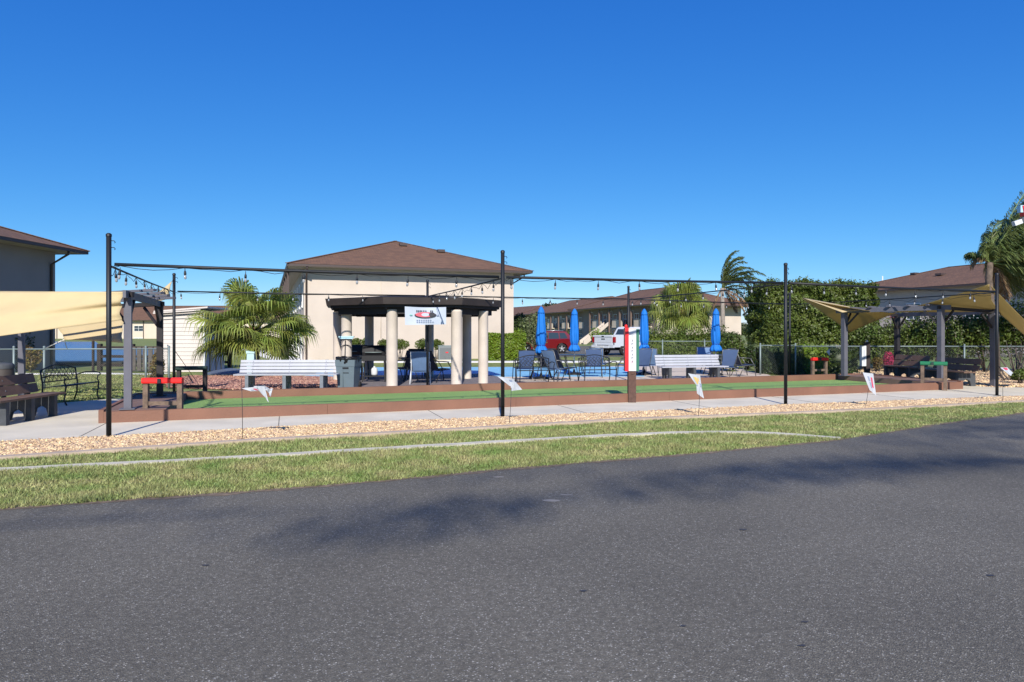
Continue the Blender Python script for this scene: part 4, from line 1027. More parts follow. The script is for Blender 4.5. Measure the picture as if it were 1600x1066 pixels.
# ------------------------------------------------------------------ fences
def chain_fence(label, p, q, hts, posts, mesh=True, step=.055, r=.0022, rail=True):
    p = Vector(p); q = Vector(q); L = (q-p).length; rz = atan2(q.y-p.y, q.x-p.x)
    t = thing('chain_link_fence', label, 'fence', p, rz)
    H = hts
    for x in posts: 
        o = mk('post', MB().tube([(0, 0, -.02), (0, 0, H+.05)], .030, 8), galv, t); o.location = (x, 0, 0)
        mk('post_cap', MB().ell((0, 0, H+.06), (.038, .038, .03), 8, 4), galv, o)
    if rail: mk('top_rail', MB().tube([(0, 0, H), (L, 0, H)], .021, 6), galv, t)
    if mesh:
        z0, z1 = .05, H-.03; Hh = z1-z0; n = int((L+Hh)/step); xs = []
        P = []; Fc = []
        for sg in (1, -1):
            for i in range(n):
                s0 = -Hh+i*step if sg == 1 else i*step
                a = [s0, z0]; b_ = [s0+sg*Hh, z1]
                # clip to 0..L
                (xa, za), (xb, zb) = (a, b_) if a[0] < b_[0] else (b_, a)
                if xb <= 0 or xa >= L: continue
                if xa < 0: za += (zb-za)*(-xa)/(xb-xa); xa = 0
                if xb > L: zb = za+(zb-za)*(L-xa)/(xb-xa); xb = L
                dx, dz = xb-xa, zb-za; l = sqrt(dx*dx+dz*dz)+1e-9; nx, nz = -dz/l*r, dx/l*r; y = .003*sg; k = len(P)
                P += [(xa-nx, y, za-nz), (xa+nx, y, za+nz), (xa, y+r, za), (xb-nx, y, zb-nz), (xb+nx, y, zb+nz), (xb, y+r, zb)]
                Fc += [(k, k+1, k+4, k+3), (k+1, k+2, k+5, k+4), (k+2, k, k+3, k+5)]
        mknp('mesh', P, Fc, galvd, t)
    return t
fl0 = at(-60, 0, 18.3); fl0.z = 0; fl1 = at(264, 0, 18.8); fl1.z = 0; LL = (fl1-fl0).length
chain_fence('long chain link fence behind the left black iron bench', fl0, fl1, 1.10, [LL*(20+60)/324, LL*(67+60)/324, LL*(227+60)/324, LL], step=.06, r=.0024)
f2 = at(262, 0, 24.0); f2.z = 0
chain_fence('short chain link return running back to the white shed', fl1, f2, 1.10, [], step=.06, r=.002)
c0 = at(1188, 0, 24.8); c0.z = 0; c1 = at(1243, 0, 24.8); c1.z = 0; c2 = Vector((20.0, 24.6, 0))
chain_fence('chain link panel in front of the low dark hedge, right of the gate', c0, c1, 1.07, [0, (c1-c0).length], step=.07)
chain_fence('long chain link fence behind the right pergola', c1+Vector((.05, 0, 0)), c2, 1.04, [6.0], step=.08)
d0 = at(985, 0, 33.6); d0.z = 0; d1 = at(1131, 0, 33.0); d1.z = 0
chain_fence('chain link fence in front of the hedge behind the umbrellas', d0, d1, 1.10, [1.55, 3.55, (d1-d0).length], step=.09)
def rail_fence(label, pts, H, grp='dark post and rail fences', rails=3, w_=.11):
    p0 = Vector(pts[0]); t = thing('rail_fence', label, 'fence', p0, 0, grp)
    for p in pts: mk('post', MB().box((p[0], p[1], (H+.1)/2), (w_*1.4, w_*1.4, H+.1)), woodd, t, world=True)
    for i in range(len(pts)-1):
        for k in range(rails):
            z = H*(.95-.36*k); a = Vector((*pts[i][:2], z)); b_ = Vector((*pts[i+1][:2], z)); mk('rail', MB().beam(a, b_, .05, w_, up=(0, 0, 1)), woodd, t, world=True)
def g0(px, Y): return ((px-HX)/F*Y, Y)
rail_fence('dark rail fence by the pond, behind the left pergola', [g0(156, 27.5), g0(207, 27.2), g0(262, 27.0)], .98)
rail_fence('short dark rail fence between the shed and the fan palm', [g0(338, 30.5), g0(359, 30.0)], .98)
t = thing('board_fence', 'grey weathered board fence by the pond', 'fence', (*g0(205, 26.6), 0), .0)
for k in range(5): mk('board', bx(k*.22, k*.22+.17, 0, .03, .05, .98), mat('grey weathered board', (.11, .095, .085), .9, var=.2, scale=8), t)
mk('board_rail', bx(-.05, 1.2, .032, .07, .9, 1.0), woodd, t)

# ------------------------------------------------------------------ vegetation
def leaf_mesh(P, N, size, asp=.55, flop=.9, up=.3):
    """P centres; N preferred normals; returns rhombus quads"""
    n = len(P); P = np.asarray(P, float); N = np.asarray(N, float)+rng.normal(0, flop, (n, 3)); N[:, 2] += up
    N /= np.linalg.norm(N, axis=1)[:, None]+1e-9
    r = rng.normal(0, 1, (n, 3)); A = np.cross(N, r); A /= np.linalg.norm(A, axis=1)[:, None]+1e-9; B_ = np.cross(N, A)
    s_ = (size*rng.uniform(.6, 1.3, n))[:, None]
    V_ = np.stack([P-A*s_, P-B_*s_*asp+N*s_*.12, P+A*s_, P+B_*s_*asp+N*s_*.12], 1).reshape(-1, 3)
    return V_, np.arange(4*n).reshape(-1, 4)
def nz3(P, sc, seed=0):
    r = np.random.default_rng(seed); o = 0
    for k in range(5):
        d = r.normal(0, 1, 3); o = o+np.sin((P@d)*sc*(1+k*.6)+r.uniform(0, 6))
    return o/5
def hedge(name, label, c, dims, n, size, m, rz=0, cat='hedge', rough_=.06, grp=None, seed=0, stems=False, zb=0.0, wild=0, inner=.88, trunk=None):
    """clipped box of leaves over a leafy core"""
    dx, dy, dz = dims; c = Vector((c[0], c[1], 0)); t = thing(name, label, cat, c, rz, grp)
    A = [dx*dz, dx*dz, dy*dz, dy*dz, dx*dy]; tot = sum(A); P = []; N = []
    for k, a in enumerate(A):
        m_ = int(n*a/tot); u = rng.uniform(-1, 1, m_); v = rng.uniform(0, 1, m_); dep = np.abs(rng.normal(0, .10, m_))
        if k < 2: sy = -1 if k == 0 else 1; P.append(np.stack([u*dx/2, sy*(dy/2-dep), zb+v*dz], 1)); N.append(np.tile([0, sy, 0], (m_, 1)))
        elif k < 4: sx_ = -1 if k == 2 else 1; P.append(np.stack([sx_*(dx/2-dep), u*dy/2, zb+v*dz], 1)); N.append(np.tile([sx_, 0, 0], (m_, 1)))
        else: P.append(np.stack([u*dx/2, rng.uniform(-1, 1, m_)*dy/2, zb+dz-dep], 1)); N.append(np.tile([0, 0, 1], (m_, 1)))
    P = np.concatenate(P); N = np.concatenate(N).astype(float)
    q = nz3(P, 2.2, seed)[:, None]; P += N*q*(rough_*1.6)+N*nz3(P, 6, seed+1)[:, None]*rough_
    if wild:
        k = (P[:, 2] > zb+dz*.85); P[k, 2] += np.abs(rng.normal(0, wild, k.sum()))*(rng.uniform(0, 1, k.sum()) < .35)
    # round the corners a little
    P[:, 0] *= 1-.04*(np.abs(P[:, 1])/(dy/2))**4; 
    V_, F_ = leaf_mesh(P, N, size)
    core = MB().box((0, 0, zb+dz*.5), (dx*inner, dy*inner*.9, dz*.9))
    # core with bumps
    k0 = len(V_); V_ = np.concatenate([V_, np.array(core.v)]); F_ = np.concatenate([F_, np.array(core.f)+k0])
    mknp('foliage', V_, F_, m, t)
    if trunk:
        for i in range(trunk):
            x = -dx/2+dx*(i+.5)/trunk+random.uniform(-.1, .1); y = random.uniform(-.2, .2)*dy
            mk('stem', MB().tube([(x, y, 0), (x+random.uniform(-.08, .08), y, zb*.5), (x+random.uniform(-.2, .2), y+random.uniform(-.1, .1), zb+dz*.35)], [.035, .03, .02], 6), barkt, t)
    return t
def shrub(name, label, c, r, h, n, size, m, cat='shrub', grp=None, seed=0, zb=.1, stems=3, lumps=7, trunkm=None, fill=True):
    t = thing(name, label, cat, (c[0], c[1], 0), 0, grp)
    R = np.random.default_rng(seed+50); P = []; N = []
    rx, ry = r
    for i in range(lumps):
        a = R.uniform(0, 2*pi); d = R.uniform(0, .55) if i else 0; cx = d*rx*cos(a); cy = d*ry*sin(a)
        cz = zb+(h-zb)*R.uniform(.3, .72); s_ = np.array([rx, ry, (h-zb)*.55])*R.uniform(.42, .68)
        m_ = n//lumps; v = R.normal(0, 1, (m_, 3)); v /= np.linalg.norm(v, axis=1)[:, None]
        rad = (1-np.abs(R.normal(0, .16, m_)))*(1+.13*nz3(v*1.0, 4, i+seed))
        p = v*rad[:, None]*s_+[cx, cy, cz]; k = (p[:, 2] > zb*.6); P.append(p[k]); N.append(v[k])
    P = np.concatenate(P); N = np.concatenate(N)
    V_, F_ = leaf_mesh(P, N, size, up=.4)
    mknp('foliage', V_, F_, m, t)
    for i in range(stems):
        a = R.uniform(0, 2*pi); mk('stem', MB().tube([(.05*cos(a), .05*sin(a), 0), (.25*rx*cos(a), .25*ry*sin(a), h*.3), (.5*rx*cos(a), .5*ry*sin(a), h*.6)], [.035, .028, .012], 6), trunkm or barkt, t)
    return t
def w0(px, Y): return ((px-HX)/F*Y, Y)
hedge('hedge', 'bright green clipped hedge right of the pavilion', w0(791, 38.0), (2.08, 1.2, 1.47), 9000, .05, hedge_b, ROT*.4, seed=1)
for i, (px, Y, r, h) in enumerate(((556, 36.2, .48, 1.22), (576, 36.3, .5, 1.25), (601, 36.5, .5, 1.24), (625, 36.8, .55, 1.26), (661, 37.2, .42, 1.22), (682, 37.4, .38, 1.2))):
    hl = ['behind the grills, leftmost', 'second from the left', 'just left of the middle front column', 'just right of the middle front column', 'under the banner', 'rightmost, beside the air conditioner']
    shrub('wall_shrub', 'bare stemmed round shrub by the cream wall, '+hl[i], w0(px, Y), (r, .45), h, 1500, .045, hedge_m, grp='shrubs along the cream wall', seed=i, zb=.55, stems=5, lumps=5, trunkm=barkg)
shrub('tree', 'dark leafy tree at the right corner of the cream building', w0(812, 44), (1.0, 1.0), 2.85, 3500, .07, hedge_d, 'tree', seed=11, zb=.3)
shrub('shrub', 'low bright green shrub below the dark tree by the cream building', w0(806, 41.3), (.62, .5), 1.75, 900, .08, hedge_b, seed=61, zb=.9, stems=2)
shrub('tree', 'loose grey green tree left of the first closed umbrella', w0(838, 41), (1.05, 1.0), 2.9, 4200, .06, hedge_g, 'tree', seed=12, zb=.35, stems=6, trunkm=barkg)
hedge('hedge', 'long leafy hedge behind the fence and the right umbrellas', w0(1072, 35.5), (4.3, 1.2, 1.38), 12000, .06, hedge_m, .05, seed=2, wild=.25, rough_=.12)
shrub('bush', 'tall leafy bush lit in front, right of the rightmost umbrella', w0(1143, 27.0), (.72, .9), 1.62, 4200, .045, hedge_m, 'bush', seed=13, zb=.0, lumps=9)
shrub('bush', 'dark foliage standing in for the shadow side of the tall bush, beside the gate', w0(1168, 28.4), (.62, .8), 1.30, 2600, .045, hedge_d, 'bush', seed=14, zb=.0, lumps=8)  # shadow side of the bush, built as darker leaves
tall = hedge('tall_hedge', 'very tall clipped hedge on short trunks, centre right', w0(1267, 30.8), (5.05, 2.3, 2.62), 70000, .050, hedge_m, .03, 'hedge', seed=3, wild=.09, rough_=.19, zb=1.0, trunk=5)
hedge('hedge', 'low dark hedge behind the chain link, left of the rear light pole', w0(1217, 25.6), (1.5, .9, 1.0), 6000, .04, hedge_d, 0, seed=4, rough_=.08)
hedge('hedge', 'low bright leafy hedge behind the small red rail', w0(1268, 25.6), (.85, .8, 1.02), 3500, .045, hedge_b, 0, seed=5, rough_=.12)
hedge('hedge', 'dark shaded hedge between the red rail and the pergola post', w0(1310, 26.0), (1.15, .9, .95), 3500, .045, hedge_d, 0, seed=6, rough_=.12)  # dark leaves carry the sail's shade over this hedge
RH = [(1352, 27.6, 1.05, 2.0, hedge_m, 'behind the front sail of the right pergola'), (1398, 28, 1.15, 2.2, hedge_g, 'with pale flowers, behind the right pergola'), (1440, 27, 1.25, 2.35, hedge_m, 'behind the pergola posts'), (1490, 26.6, 1.35, 2.6, hedge_m, 'behind the brown benches'), (1540, 26.2, 1.4, 2.55, hedge_m, 'left of the rightmost black pole'), (1590, 26, 1.4, 2.85, hedge_m, 'behind the rightmost black pole'), (1650, 25.5, 1.5, 3.0, hedge_m, 'at the right edge')]
for i, (px, Y, r, h, m, l) in enumerate(RH):
    shrub('bush', 'tall rounded leafy bush '+l, w0(px, Y), (r, 1.1), h, 6500, .052, m, 'bush', 'rounded bushes behind the right pergola', seed=20+i, zb=.25, lumps=11, stems=4)
for i, (px, Y, r, h, m, l) in enumerate(((1372, 26.6, .42, .62, croton, 'low reddish shrub behind the far scoreboard'), (1388, 26.4, .25, .78, pink, 'small bush with pink bracts behind the right pergola'), (1408, 26.2, .35, .70, hedge_g, 'low grey green shrub beside the dark pergola post'), (1592, 20.4, .45, .50, hedge_m, 'small green plant at the right edge beside the sidewalk'), (1398, 28.2, .3, 2.28, pink, 'pale pink flowers on top of the hedge'), (1253, 31, .18, 3.82, pink, 'purple flower spray on top of the tall hedge'))):
    shrub('shrub', l, w0(px, Y), (r, .4), h, 900 if i < 4 else 130, .035, m, seed=40+i, zb=max(0, h-.75) if i < 4 else h-.22, stems=3 if i < 4 else 1, lumps=4)
# bare woody shrub at the far right
t = thing('woody_shrub', 'bare branching woody shrub at the right edge behind the pergola post', 'shrub', (*w0(1578, 21.6), 0))
mb = MB(); R = random.Random(5)
for i in range(16):
    a = R.uniform(0, 2*pi); x, y, z = R.uniform(-.6, .6), R.uniform(-.3, .3), 0; pts = [(x, y, z)]
    for k in range(5): x += .13*cos(a)+R.uniform(-.06, .06); y += .13*sin(a)+R.uniform(-.05, .05); z += R.uniform(.16, .28); pts.append((x, y, z))
    mb.tube(pts, [.028, .024, .018, .014, .009, .005], 5)
mk('branches', mb, barkt, t)
# left greenery
hedge('hedge', 'dark hedge at the left edge under the shade sail', w0(2, 27.5), (1.9, 1.0, 1.35), 5000, .05, hedge_d, 0, seed=7, rough_=.1)
shrub('shrub', 'dark reddish shrub against the left building', w0(48, 26.5), (.42, .4), 1.05, 1400, .045, croton, seed=47, zb=.0)
shrub('shrub', 'yellow green variegated shrub behind the chain link fence post', w0(246, 20.3), (.30, .35), 1.12, 1400, .045, croton, seed=48, zb=.0)
shrub('tree', 'small dark tree beyond the shed under the palm fronds', w0(346, 60), (1.3, 1.3), 2.0, 1800, .12, hedge_d, 'tree', seed=49, zb=.1)
shrub('tree', 'small far tree left of the cream building', w0(362, 90), (2.2, 2.2), 2.4, 1800, .16, hedge_m, 'tree', seed=50, zb=.1)
def farhedge(name, label, x0, x1, Y, h, seed):
    return hedge(name, label, ((x0+x1)/2, Y), (x1-x0, 5, h), 9000, .35, hedge_d, 0, 'trees', rough_=.5, seed=seed)
tag(farhedge('far_trees', 'far line of trees on the horizon at the left', -210, -40, 230, 3.4, 8), kind='stuff')
tag(farhedge('far_trees', 'far line of trees on the horizon at the right', -30, 200, 260, 4.5, 9), kind='stuff')
shrub('tree', 'round tree crown peeping over the roofs of the brown row', w0(862, 190), (5, 5), 9.9, 1500, .4, hedge_d, 'tree', seed=52, zb=5, stems=1)
for i, (px, Y) in enumerate(((868, 66), (886, 67), (935, 68), (950, 66), (985, 66), (1003, 64))):
    ll = ['left of the red car roof', 'above the red car roof', 'left of the white pickup', 'behind the tailgate of the white pickup', 'left of the scoreboard', 'behind the third umbrella']
    shrub('garden_plant', 'green plant in front of the brown row, '+ll[i], w0(px, Y), (1.0, 1.0), 1.55+.25*(i % 3), 1100, .09, [hedge_m, hedge_b][i == 2], 'shrub', 'plants in front of the brown apartment row', seed=70+i, zb=.2)

# fan palm
def fan_palm(label, c, zc, nf, R0, m, th, tr=.16, seed=0, lean=(0, 0), boot=True, pet=1.1, droop=.9, emin=118, e0=78):
    rr = np.random.default_rng(seed); t = thing('fan_palm', label, 'palm tree', (c[0], c[1], 0))
    n = 14; zz = np.linspace(0, th, n)
    mk('trunk', MB().tube([(lean[0]*z/th, lean[1]*z/th, z) for z in zz], [tr*(1.1-.15*z/th) for z in zz], 12), bark, t)
    if boot:
        P = []; Fc = []
        for i in range(150):
            a = rr.uniform(0, 2*pi); z = th*rr.uniform(.45, 1.0); o = Vector((cos(a), sin(a), 0)); s_ = Vector((-sin(a), cos(a), 0)); r = tr*.95
            b_ = o*r+Vector((lean[0], lean[1], z)); e_ = b_+o*rr.uniform(.08, .2)+Vector((0, 0, rr.uniform(.12, .28))); k = len(P)
            P += [b_-s_*.04, b_+s_*.04, e_+s_*.02, e_-s_*.02]; Fc.append((k, k+1, k+2, k+3))
        mknp('boots', [tuple(p) for p in P], Fc, boots, t)
    cc = np.array([lean[0], lean[1], th]); P = []; Fc = []; pt = MB()
    for i in range(nf):
        az = i*2.39996+rr.uniform(-.2, .2); el = radians(e0-(i/nf)**.85*emin+rr.uniform(-18, 18)); pl_ = pet*rr.uniform(.68, 1.15)*(1 if el > 0 else .85)
        d = np.array([cos(az)*cos(el), sin(az)*cos(el), sin(el)])
        s_ = cc+d*pl_*.5+np.array([0, 0, .02]); e_ = cc+d*pl_+np.array([0, 0, -.10*pl_*cos(el)])
        pt.tube([tuple(cc), tuple(s_), tuple(e_)], [.022, .016, .01], 4)
        dd = e_-s_; dd /= np.linalg.norm(dd); side = np.cross(dd, [0, 0, 1.0]); side /= np.linalg.norm(side)+1e-9
        tw = rr.uniform(-.6, .6); upv = np.cross(side, dd); side2 = side*cos(tw)+upv*sin(tw); upv2 = np.cross(side2, dd)
        ns = 34; R1 = R0*rr.uniform(.8, 1.1)
        for j in range(ns):
            a = radians(-138+276*(j+.5)/ns); rd = dd*cos(a)+side2*sin(a)
            cup = .28*abs(sin(a)); l = R1*(1-.22*abs(a)/2.4)*rr.uniform(.9, 1.05)
            wv = np.cross(rd, upv2); wv /= np.linalg.norm(wv)+1e-9
            p0 = e_; p1 = e_+rd*l*.52+upv2*cup*l*.35; g_ = droop*rr.uniform(.7, 1.3)
            p2 = p1+rd*l*.28+np.array([0, 0, -.10*g_*l]); p3 = p2+rd*l*.12+np.array([0, 0, -.33*g_*l])
            w1 = l*.56*radians(276/ns)*.46; w2 = w1*.62; fold = upv2*w1*.35*(1 if j % 2 else -1)
            k = len(P); P += [p0, p1-wv*w1+fold, p1+wv*w1-fold, p2-wv*w2, p2+wv*w2, p3]
            Fc += [(k, k+1, k+2), (k+1, k+3, k+4), (k+1, k+4, k+2), (k+3, k+5, k+4)]
    mk('petioles', pt, palm_l, t); mknp('fronds', P, Fc, m, t)
    return t
fan_palm('broad fan palm with a shaggy trunk behind the left white bench', w0(397, 24.2), 0, 54, .98, palm_l, 1.55, .17, 1, pet=1.42, droop=1.1, emin=86, e0=64)
fan_palm('tall fan palm behind the hedge and the right umbrellas', w0(1065, 38), 0, 46, 1.0, palm_l, 2.75, .20, 2, pet=1.2, droop=1.5)
# small utility posts near palm
t = thing('utility_box', 'pale green utility cabinet behind the left white bench', 'utility box', (*w0(393.5, 22.6), 0), .1)
mk('body', bx(-.13, .10, -.12, .12, 0, .85), boxg, t); mk('lid', MB().prof([(-.15, .851), (.12, .851), (.12, .90), (-.15, .94)], -.14, .14), boxg, t)

# feather palms
def feather(P, Fc, rach, org, az, el, L, wind, droop, rr, ll=.42, width=.018, nl=46, lf=.8):
    p = np.array(org, float); d = np.array([cos(az)*cos(el), sin(az)*cos(el), sin(el)]); pts = [p.copy()]; seg = L/12
    for k in range(12):
        d = d+np.array(wind)*.035*(k+1)/6+np.array([0, 0, -droop*.035*(k+1)/4]); d /= np.linalg.norm(d); p = p+d*seg; pts.append(p.copy())
    pts = np.array(pts); rach.tube([tuple(q) for q in pts], [.028*(1-.9*i/12)+.003 for i in range(13)], 4)
    wv_ = np.array(wind)
    for j in range(nl):
        f = .12+.88*j/nl; i = min(11, int(f*12)); q = pts[i]+(pts[i+1]-pts[i])*(f*12-i); dd = pts[i+1]-pts[i]; dd /= np.linalg.norm(dd)
        sd = np.cross(dd, [0, 0, 1.0]); sd /= np.linalg.norm(sd)+1e-9
        for s_ in (-1, 1):
            l = ll*(sin(pi*(.12+.85*f))**.6)*rr.uniform(.8, 1.1)
            o = sd*s_*rr.uniform(.5, 1)+dd*.7+np.array([0, 0, rr.uniform(-.3, .35)]); o /= np.linalg.norm(o)
            e1 = q+o*l*.5; e2 = e1+(o*.6+wv_*.3+np.array([0, 0, -lf]))*l*.45
            wd = np.cross(o, rr.normal(0, 1, 3)); wd /= np.linalg.norm(wd)+1e-9; wd *= width
            k = len(P); P += [q-wd*.6, q+wd*.6, e1-wd, e1+wd, e2]; Fc += [(k, k+1, k+3), (k, k+3, k+2), (k+2, k+3, k+4)]
def queen_palm(label, c, trunk_pts, tr, fr, m, seed, wind, name='queen_palm', dead_fr=(), ll=.42, width=.018, nl=46, shaft=True, tm=None):
    rr = np.random.default_rng(seed); t = thing(name, label, 'palm tree', (c[0], c[1], 0))
    mk('trunk', MB().tube(trunk_pts, [tr*(1.15-.4*i/(len(trunk_pts)-1)) for i in range(len(trunk_pts))], 10), tm or barkg, t)
    org = np.array(trunk_pts[-1]); P = []; Fc = []; ra = MB()
    for az, el, L, dr in fr: feather(P, Fc, ra, org, az, el, L, wind, dr, rr, ll, width, nl)
    mknp('fronds', P, Fc, m, t); mk('frond_stalks', ra, m, t)
    if dead_fr:
        P = []; Fc = []; ra = MB()
        for az, el, L, dr in dead_fr: feather(P, Fc, ra, org, az, el, L, (0, 0, -.3), dr, rr, ll*.8, width*1.2, nl)
        mknp('dead_fronds', P, Fc, dead, t); mk('dead_frond_stalks', ra, dead, t)
    return t
R = random.Random(3)
fr = [(R.uniform(-.7, .9), radians(R.uniform(35, 85)), R.uniform(1.8, 2.5), R.uniform(1.6, 2.6)) for _ in range(16)]+[(.1, radians(15), 2.2, 2.2), (.5, radians(5), 2.0, 2.5)]
queen_palm('windblown thin grey palm left of the tall hedge', w0(1129, 36.5), [(0, 0, 0), (.02, 0, 1.5), (0, 0, 2.8), (-.02, 0, 3.9)], .13, fr, palm_q, 3, (.9, 0, -.05), dead_fr=[(.15, radians(-20), 2.2, 1.8), (-.2, radians(-35), 1.8, 1.2), (.3, radians(-45), 1.6, 1), (2.9, radians(-60), 1.2, 1)], ll=.5, nl=56)
fr = [(R.uniform(-1.0, 1.2), radians(R.uniform(0, 72)), R.uniform(1.8, 3.3), R.uniform(.8, 2.4)) for _ in range(56)]+[(pi+R.uniform(-.8, .8), radians(R.uniform(30, 85)), R.uniform(.45, .8), 1.2) for _ in range(9)]+[(R.uniform(-1, 1), radians(R.uniform(-30, 40)), R.uniform(1.6, 2.8), R.uniform(1, 2)) for _ in range(14)]+[(-.3, radians(66), 4.3, .25), (.05, radians(60), 4.2, .2), (.3, radians(63), 4.4, .15), (.5, radians(55), 4.2, .3), (-.1, radians(54), 4.0, .3), (-.5, radians(60), 3.9, .4), (-.3, radians(58), 3.5, .4), (.1, radians(50), 3.6, .3), (.3, radians(45), 3.6, .4), (0, radians(64), 3.1, .4), (.2, radians(30), 3.2, .8), (-.4, radians(20), 3.0, .9), (.0, radians(8), 2.6, 1), (-.1, radians(-10), 2.2, 2.0), (.4, radians(-20), 2.0, 2.0)]
queen_palm('big windblown palm with a grey trunk at the right edge', w0(1545, 24.0), [(.25, 0, 0), (.2, 0, 1.5), (.05, 0, 2.7), (0, 0, 3.4), (.05, 0, 4.0)], .125, fr, palm_d, 4, (.95, 0, .05), dead_fr=[(pi-.4, radians(35), .6, 3), (.3, radians(-50), 1.5, 1)], ll=.62, nl=90, width=.012, tm=mat('brown palm trunk', (.12, .09, .07), .9, var=.35, scale=8, bump=.6, bscale=18))

# ------------------------------------------------------------------ vehicles (length along x, front +x)
def wheel(t, x, y, r=.34):
    o = mk('wheel', MB().lathe([(r*.62, -.10), (r*.93, -.105), (r, -.07), (r, .07), (r*.93, .105), (r*.62, .10)], n=24), tyre, t); o.location = (x, y, r); o.rotation_euler = (pi/2, 0, 0)
    rb = MB().lathe([(r*.64, -.07), (r*.64, .07)], n=24)
    for sgn in (-1, 1):
        for k in range(5):
            a = 2*pi*k/5+.3; rb.beam((0, 0, sgn*.06), (r*.62*cos(a), r*.62*sin(a), sgn*.075), .075, .03, up=(0, 0, 1))
    rb.lathe([(0, -.08), (.06, -.08), (.06, .08), (0, .08)], n=12)
    mk('rim', rb, rim_m, o); mk('hub_back', MB().lathe([(0, -.03), (r*.63, -.03), (r*.63, .03), (0, .03)], n=20), carblk, o)
def greenhouse(t, pts_low, pts_top, wl, wt, m):
    pass
def suv():
    p = at(846, 0, 49.5); p.z = 0
    t = thing('parked_car', 'dark red car parked behind the two left blue umbrellas', 'car', p, pi+.16)
    W_ = .92
    body = [(-2.2, .42), (-2.22, .72), (-2.15, 1.0), (-1.9, 1.06), (.75, 1.0), (1.7, .92), (2.12, .78), (2.2, .5), (2.1, .28), (1.75, .26), (1.70, .50), (1.55, .66), (1.35, .71), (1.15, .66), (1.0, .50), (.95, .26), (-.95, .26), (-1.0, .50), (-1.15, .66), (-1.35, .71), (-1.55, .66), (-1.70, .50), (-1.75, .30), (-2.1, .32)]
    # long concave outline: split into convex strips across the width
    def strip(m_, name, lst, w_, par=t, taperx=0):
        mb = MB(); 
        for a, b_ in zip(lst[:-1], lst[1:]):
            (x0, z0, z1), (x1, y0_, y1_) = a, b_
            vs = []
            for y, kk in ((-w_, 0), (-w_+.05, 1), (w_-.05, 1), (w_, 0)):
                dz = 0 if kk else .05
                vs += [(x0, y, z0+dz*.4), (x1, y, y0_+dz*.4), (x1, y, y1_-dz), (x0, y, z1-dz)]
            fs = [(0, 1, 2, 3), (15, 14, 13, 12)]+[(4*i+j, 4*(i+1)+j, 4*(i+1)+(j+1) % 4, 4*i+(j+1) % 4) for i in range(3) for j in range(4)]
            mb.add(vs, fs)
        return mk(name, mb, m_, par)
    arch = lambda cx: [(cx-.42, .30), (cx-.38, .52), (cx-.25, .68), (cx, .75), (cx+.25, .68), (cx+.38, .52), (cx+.42, .30)]
    tops = lambda x: np.interp(x, [-2.22, -2.1, -1.8, .8, 1.6, 2.0, 2.2], [.85, 1.02, 1.06, 1.02, .93, .82, .62])
    st_ = []
    for x, z in [(-2.22, .42), (-2.1, .32), (-1.76, .30)]+arch(-1.32)+[(-.85, .28), (0, .27), (.85, .28)]+arch(1.34)+[(1.8, .30), (2.1, .34), (2.2, .42)]:
        st_.append((x, z, float(tops(x))))
    strip(carred, 'body', st_, W_)
    gh = MB(); lo = [(-2.02, .86), (.85, .86)]; 
    vs = []
    for z, xs, w_ in ((1.0, (-2.05, 1.0), .84), (1.30, (-1.92, .55), .78), (1.56, (-1.70, -.0), .68), (1.60, (-1.55, -.15), .60)):
        vs += [(xs[0], -w_, z), (xs[1], -w_, z), (xs[1], w_, z), (xs[0], w_, z)]
    gh.add(vs, [(4*i+j, 4*i+(j+1) % 4, 4*(i+1)+(j+1) % 4, 4*(i+1)+j) for i in range(3) for j in range(4)]+[(12, 13, 14, 15)])
    mk('cabin', gh, carred, t)
    for sgn in (-1, 1):
        def sp(x, z): # point on cabin side
            w_ = np.interp(z, [1.0, 1.30, 1.56], [.84, .78, .68])+.006; return (x, sgn*w_, z)
        for q in ([(-1.75, 1.08), (-1.20, 1.06), (-1.15, 1.48), (-1.55, 1.48)], [(-1.12, 1.06), (-.35, 1.05), (-.38, 1.50), (-1.08, 1.49)], [(-.28, 1.05), (.62, 1.05), (.12, 1.45), (-.30, 1.50)]):
            qq = q[:2]+[(q[1][0]*.5+q[2][0]*.5, 1.30), q[2], q[3], (q[3][0]*.5+q[0][0]*.5, 1.30)]
            qv = [sp(*a) for a in qq]
            mk('side_window', MB().add(qv, [(0, 1, 2, 5), (5, 2, 3, 4)]), glass_m, t)
        mk('roof_rail', MB().tube([(-1.5, sgn*.60, 1.62), (-.9, sgn*.60, 1.66), (-.2, sgn*.58, 1.63)], .018, 5), rim_m, t)
        mk('tail_light', MB().box((-2.14, sgn*.80, .93), (.16, .22, .20)), tail, t)
        mk('side_trim', bx(-.85, .85, sgn*.93-.012, sgn*.93+.012, .28, .38), carblk, t)
        mk('mirror', MB().box((.55, sgn*.99, 1.05), (.14, .18, .12)), carred, t)
    mk('rear_window', MB().poly([(-2.04, -.70, 1.08), (-2.04, .70, 1.08), (-1.80, .60, 1.48), (-1.80, -.60, 1.48)]), glass_m, t)
    mk('bumper', bx(-2.27, -2.1, -.8, .8, .36, .58), carblk, t)
    for x in (-1.32, 1.34):
        for y in (-.80, .80): wheel(t, x, y, .35)
    mk('underbody', bx(-1.9, 1.9, -.7, .7, .22, .45), carblk, t)
suv()
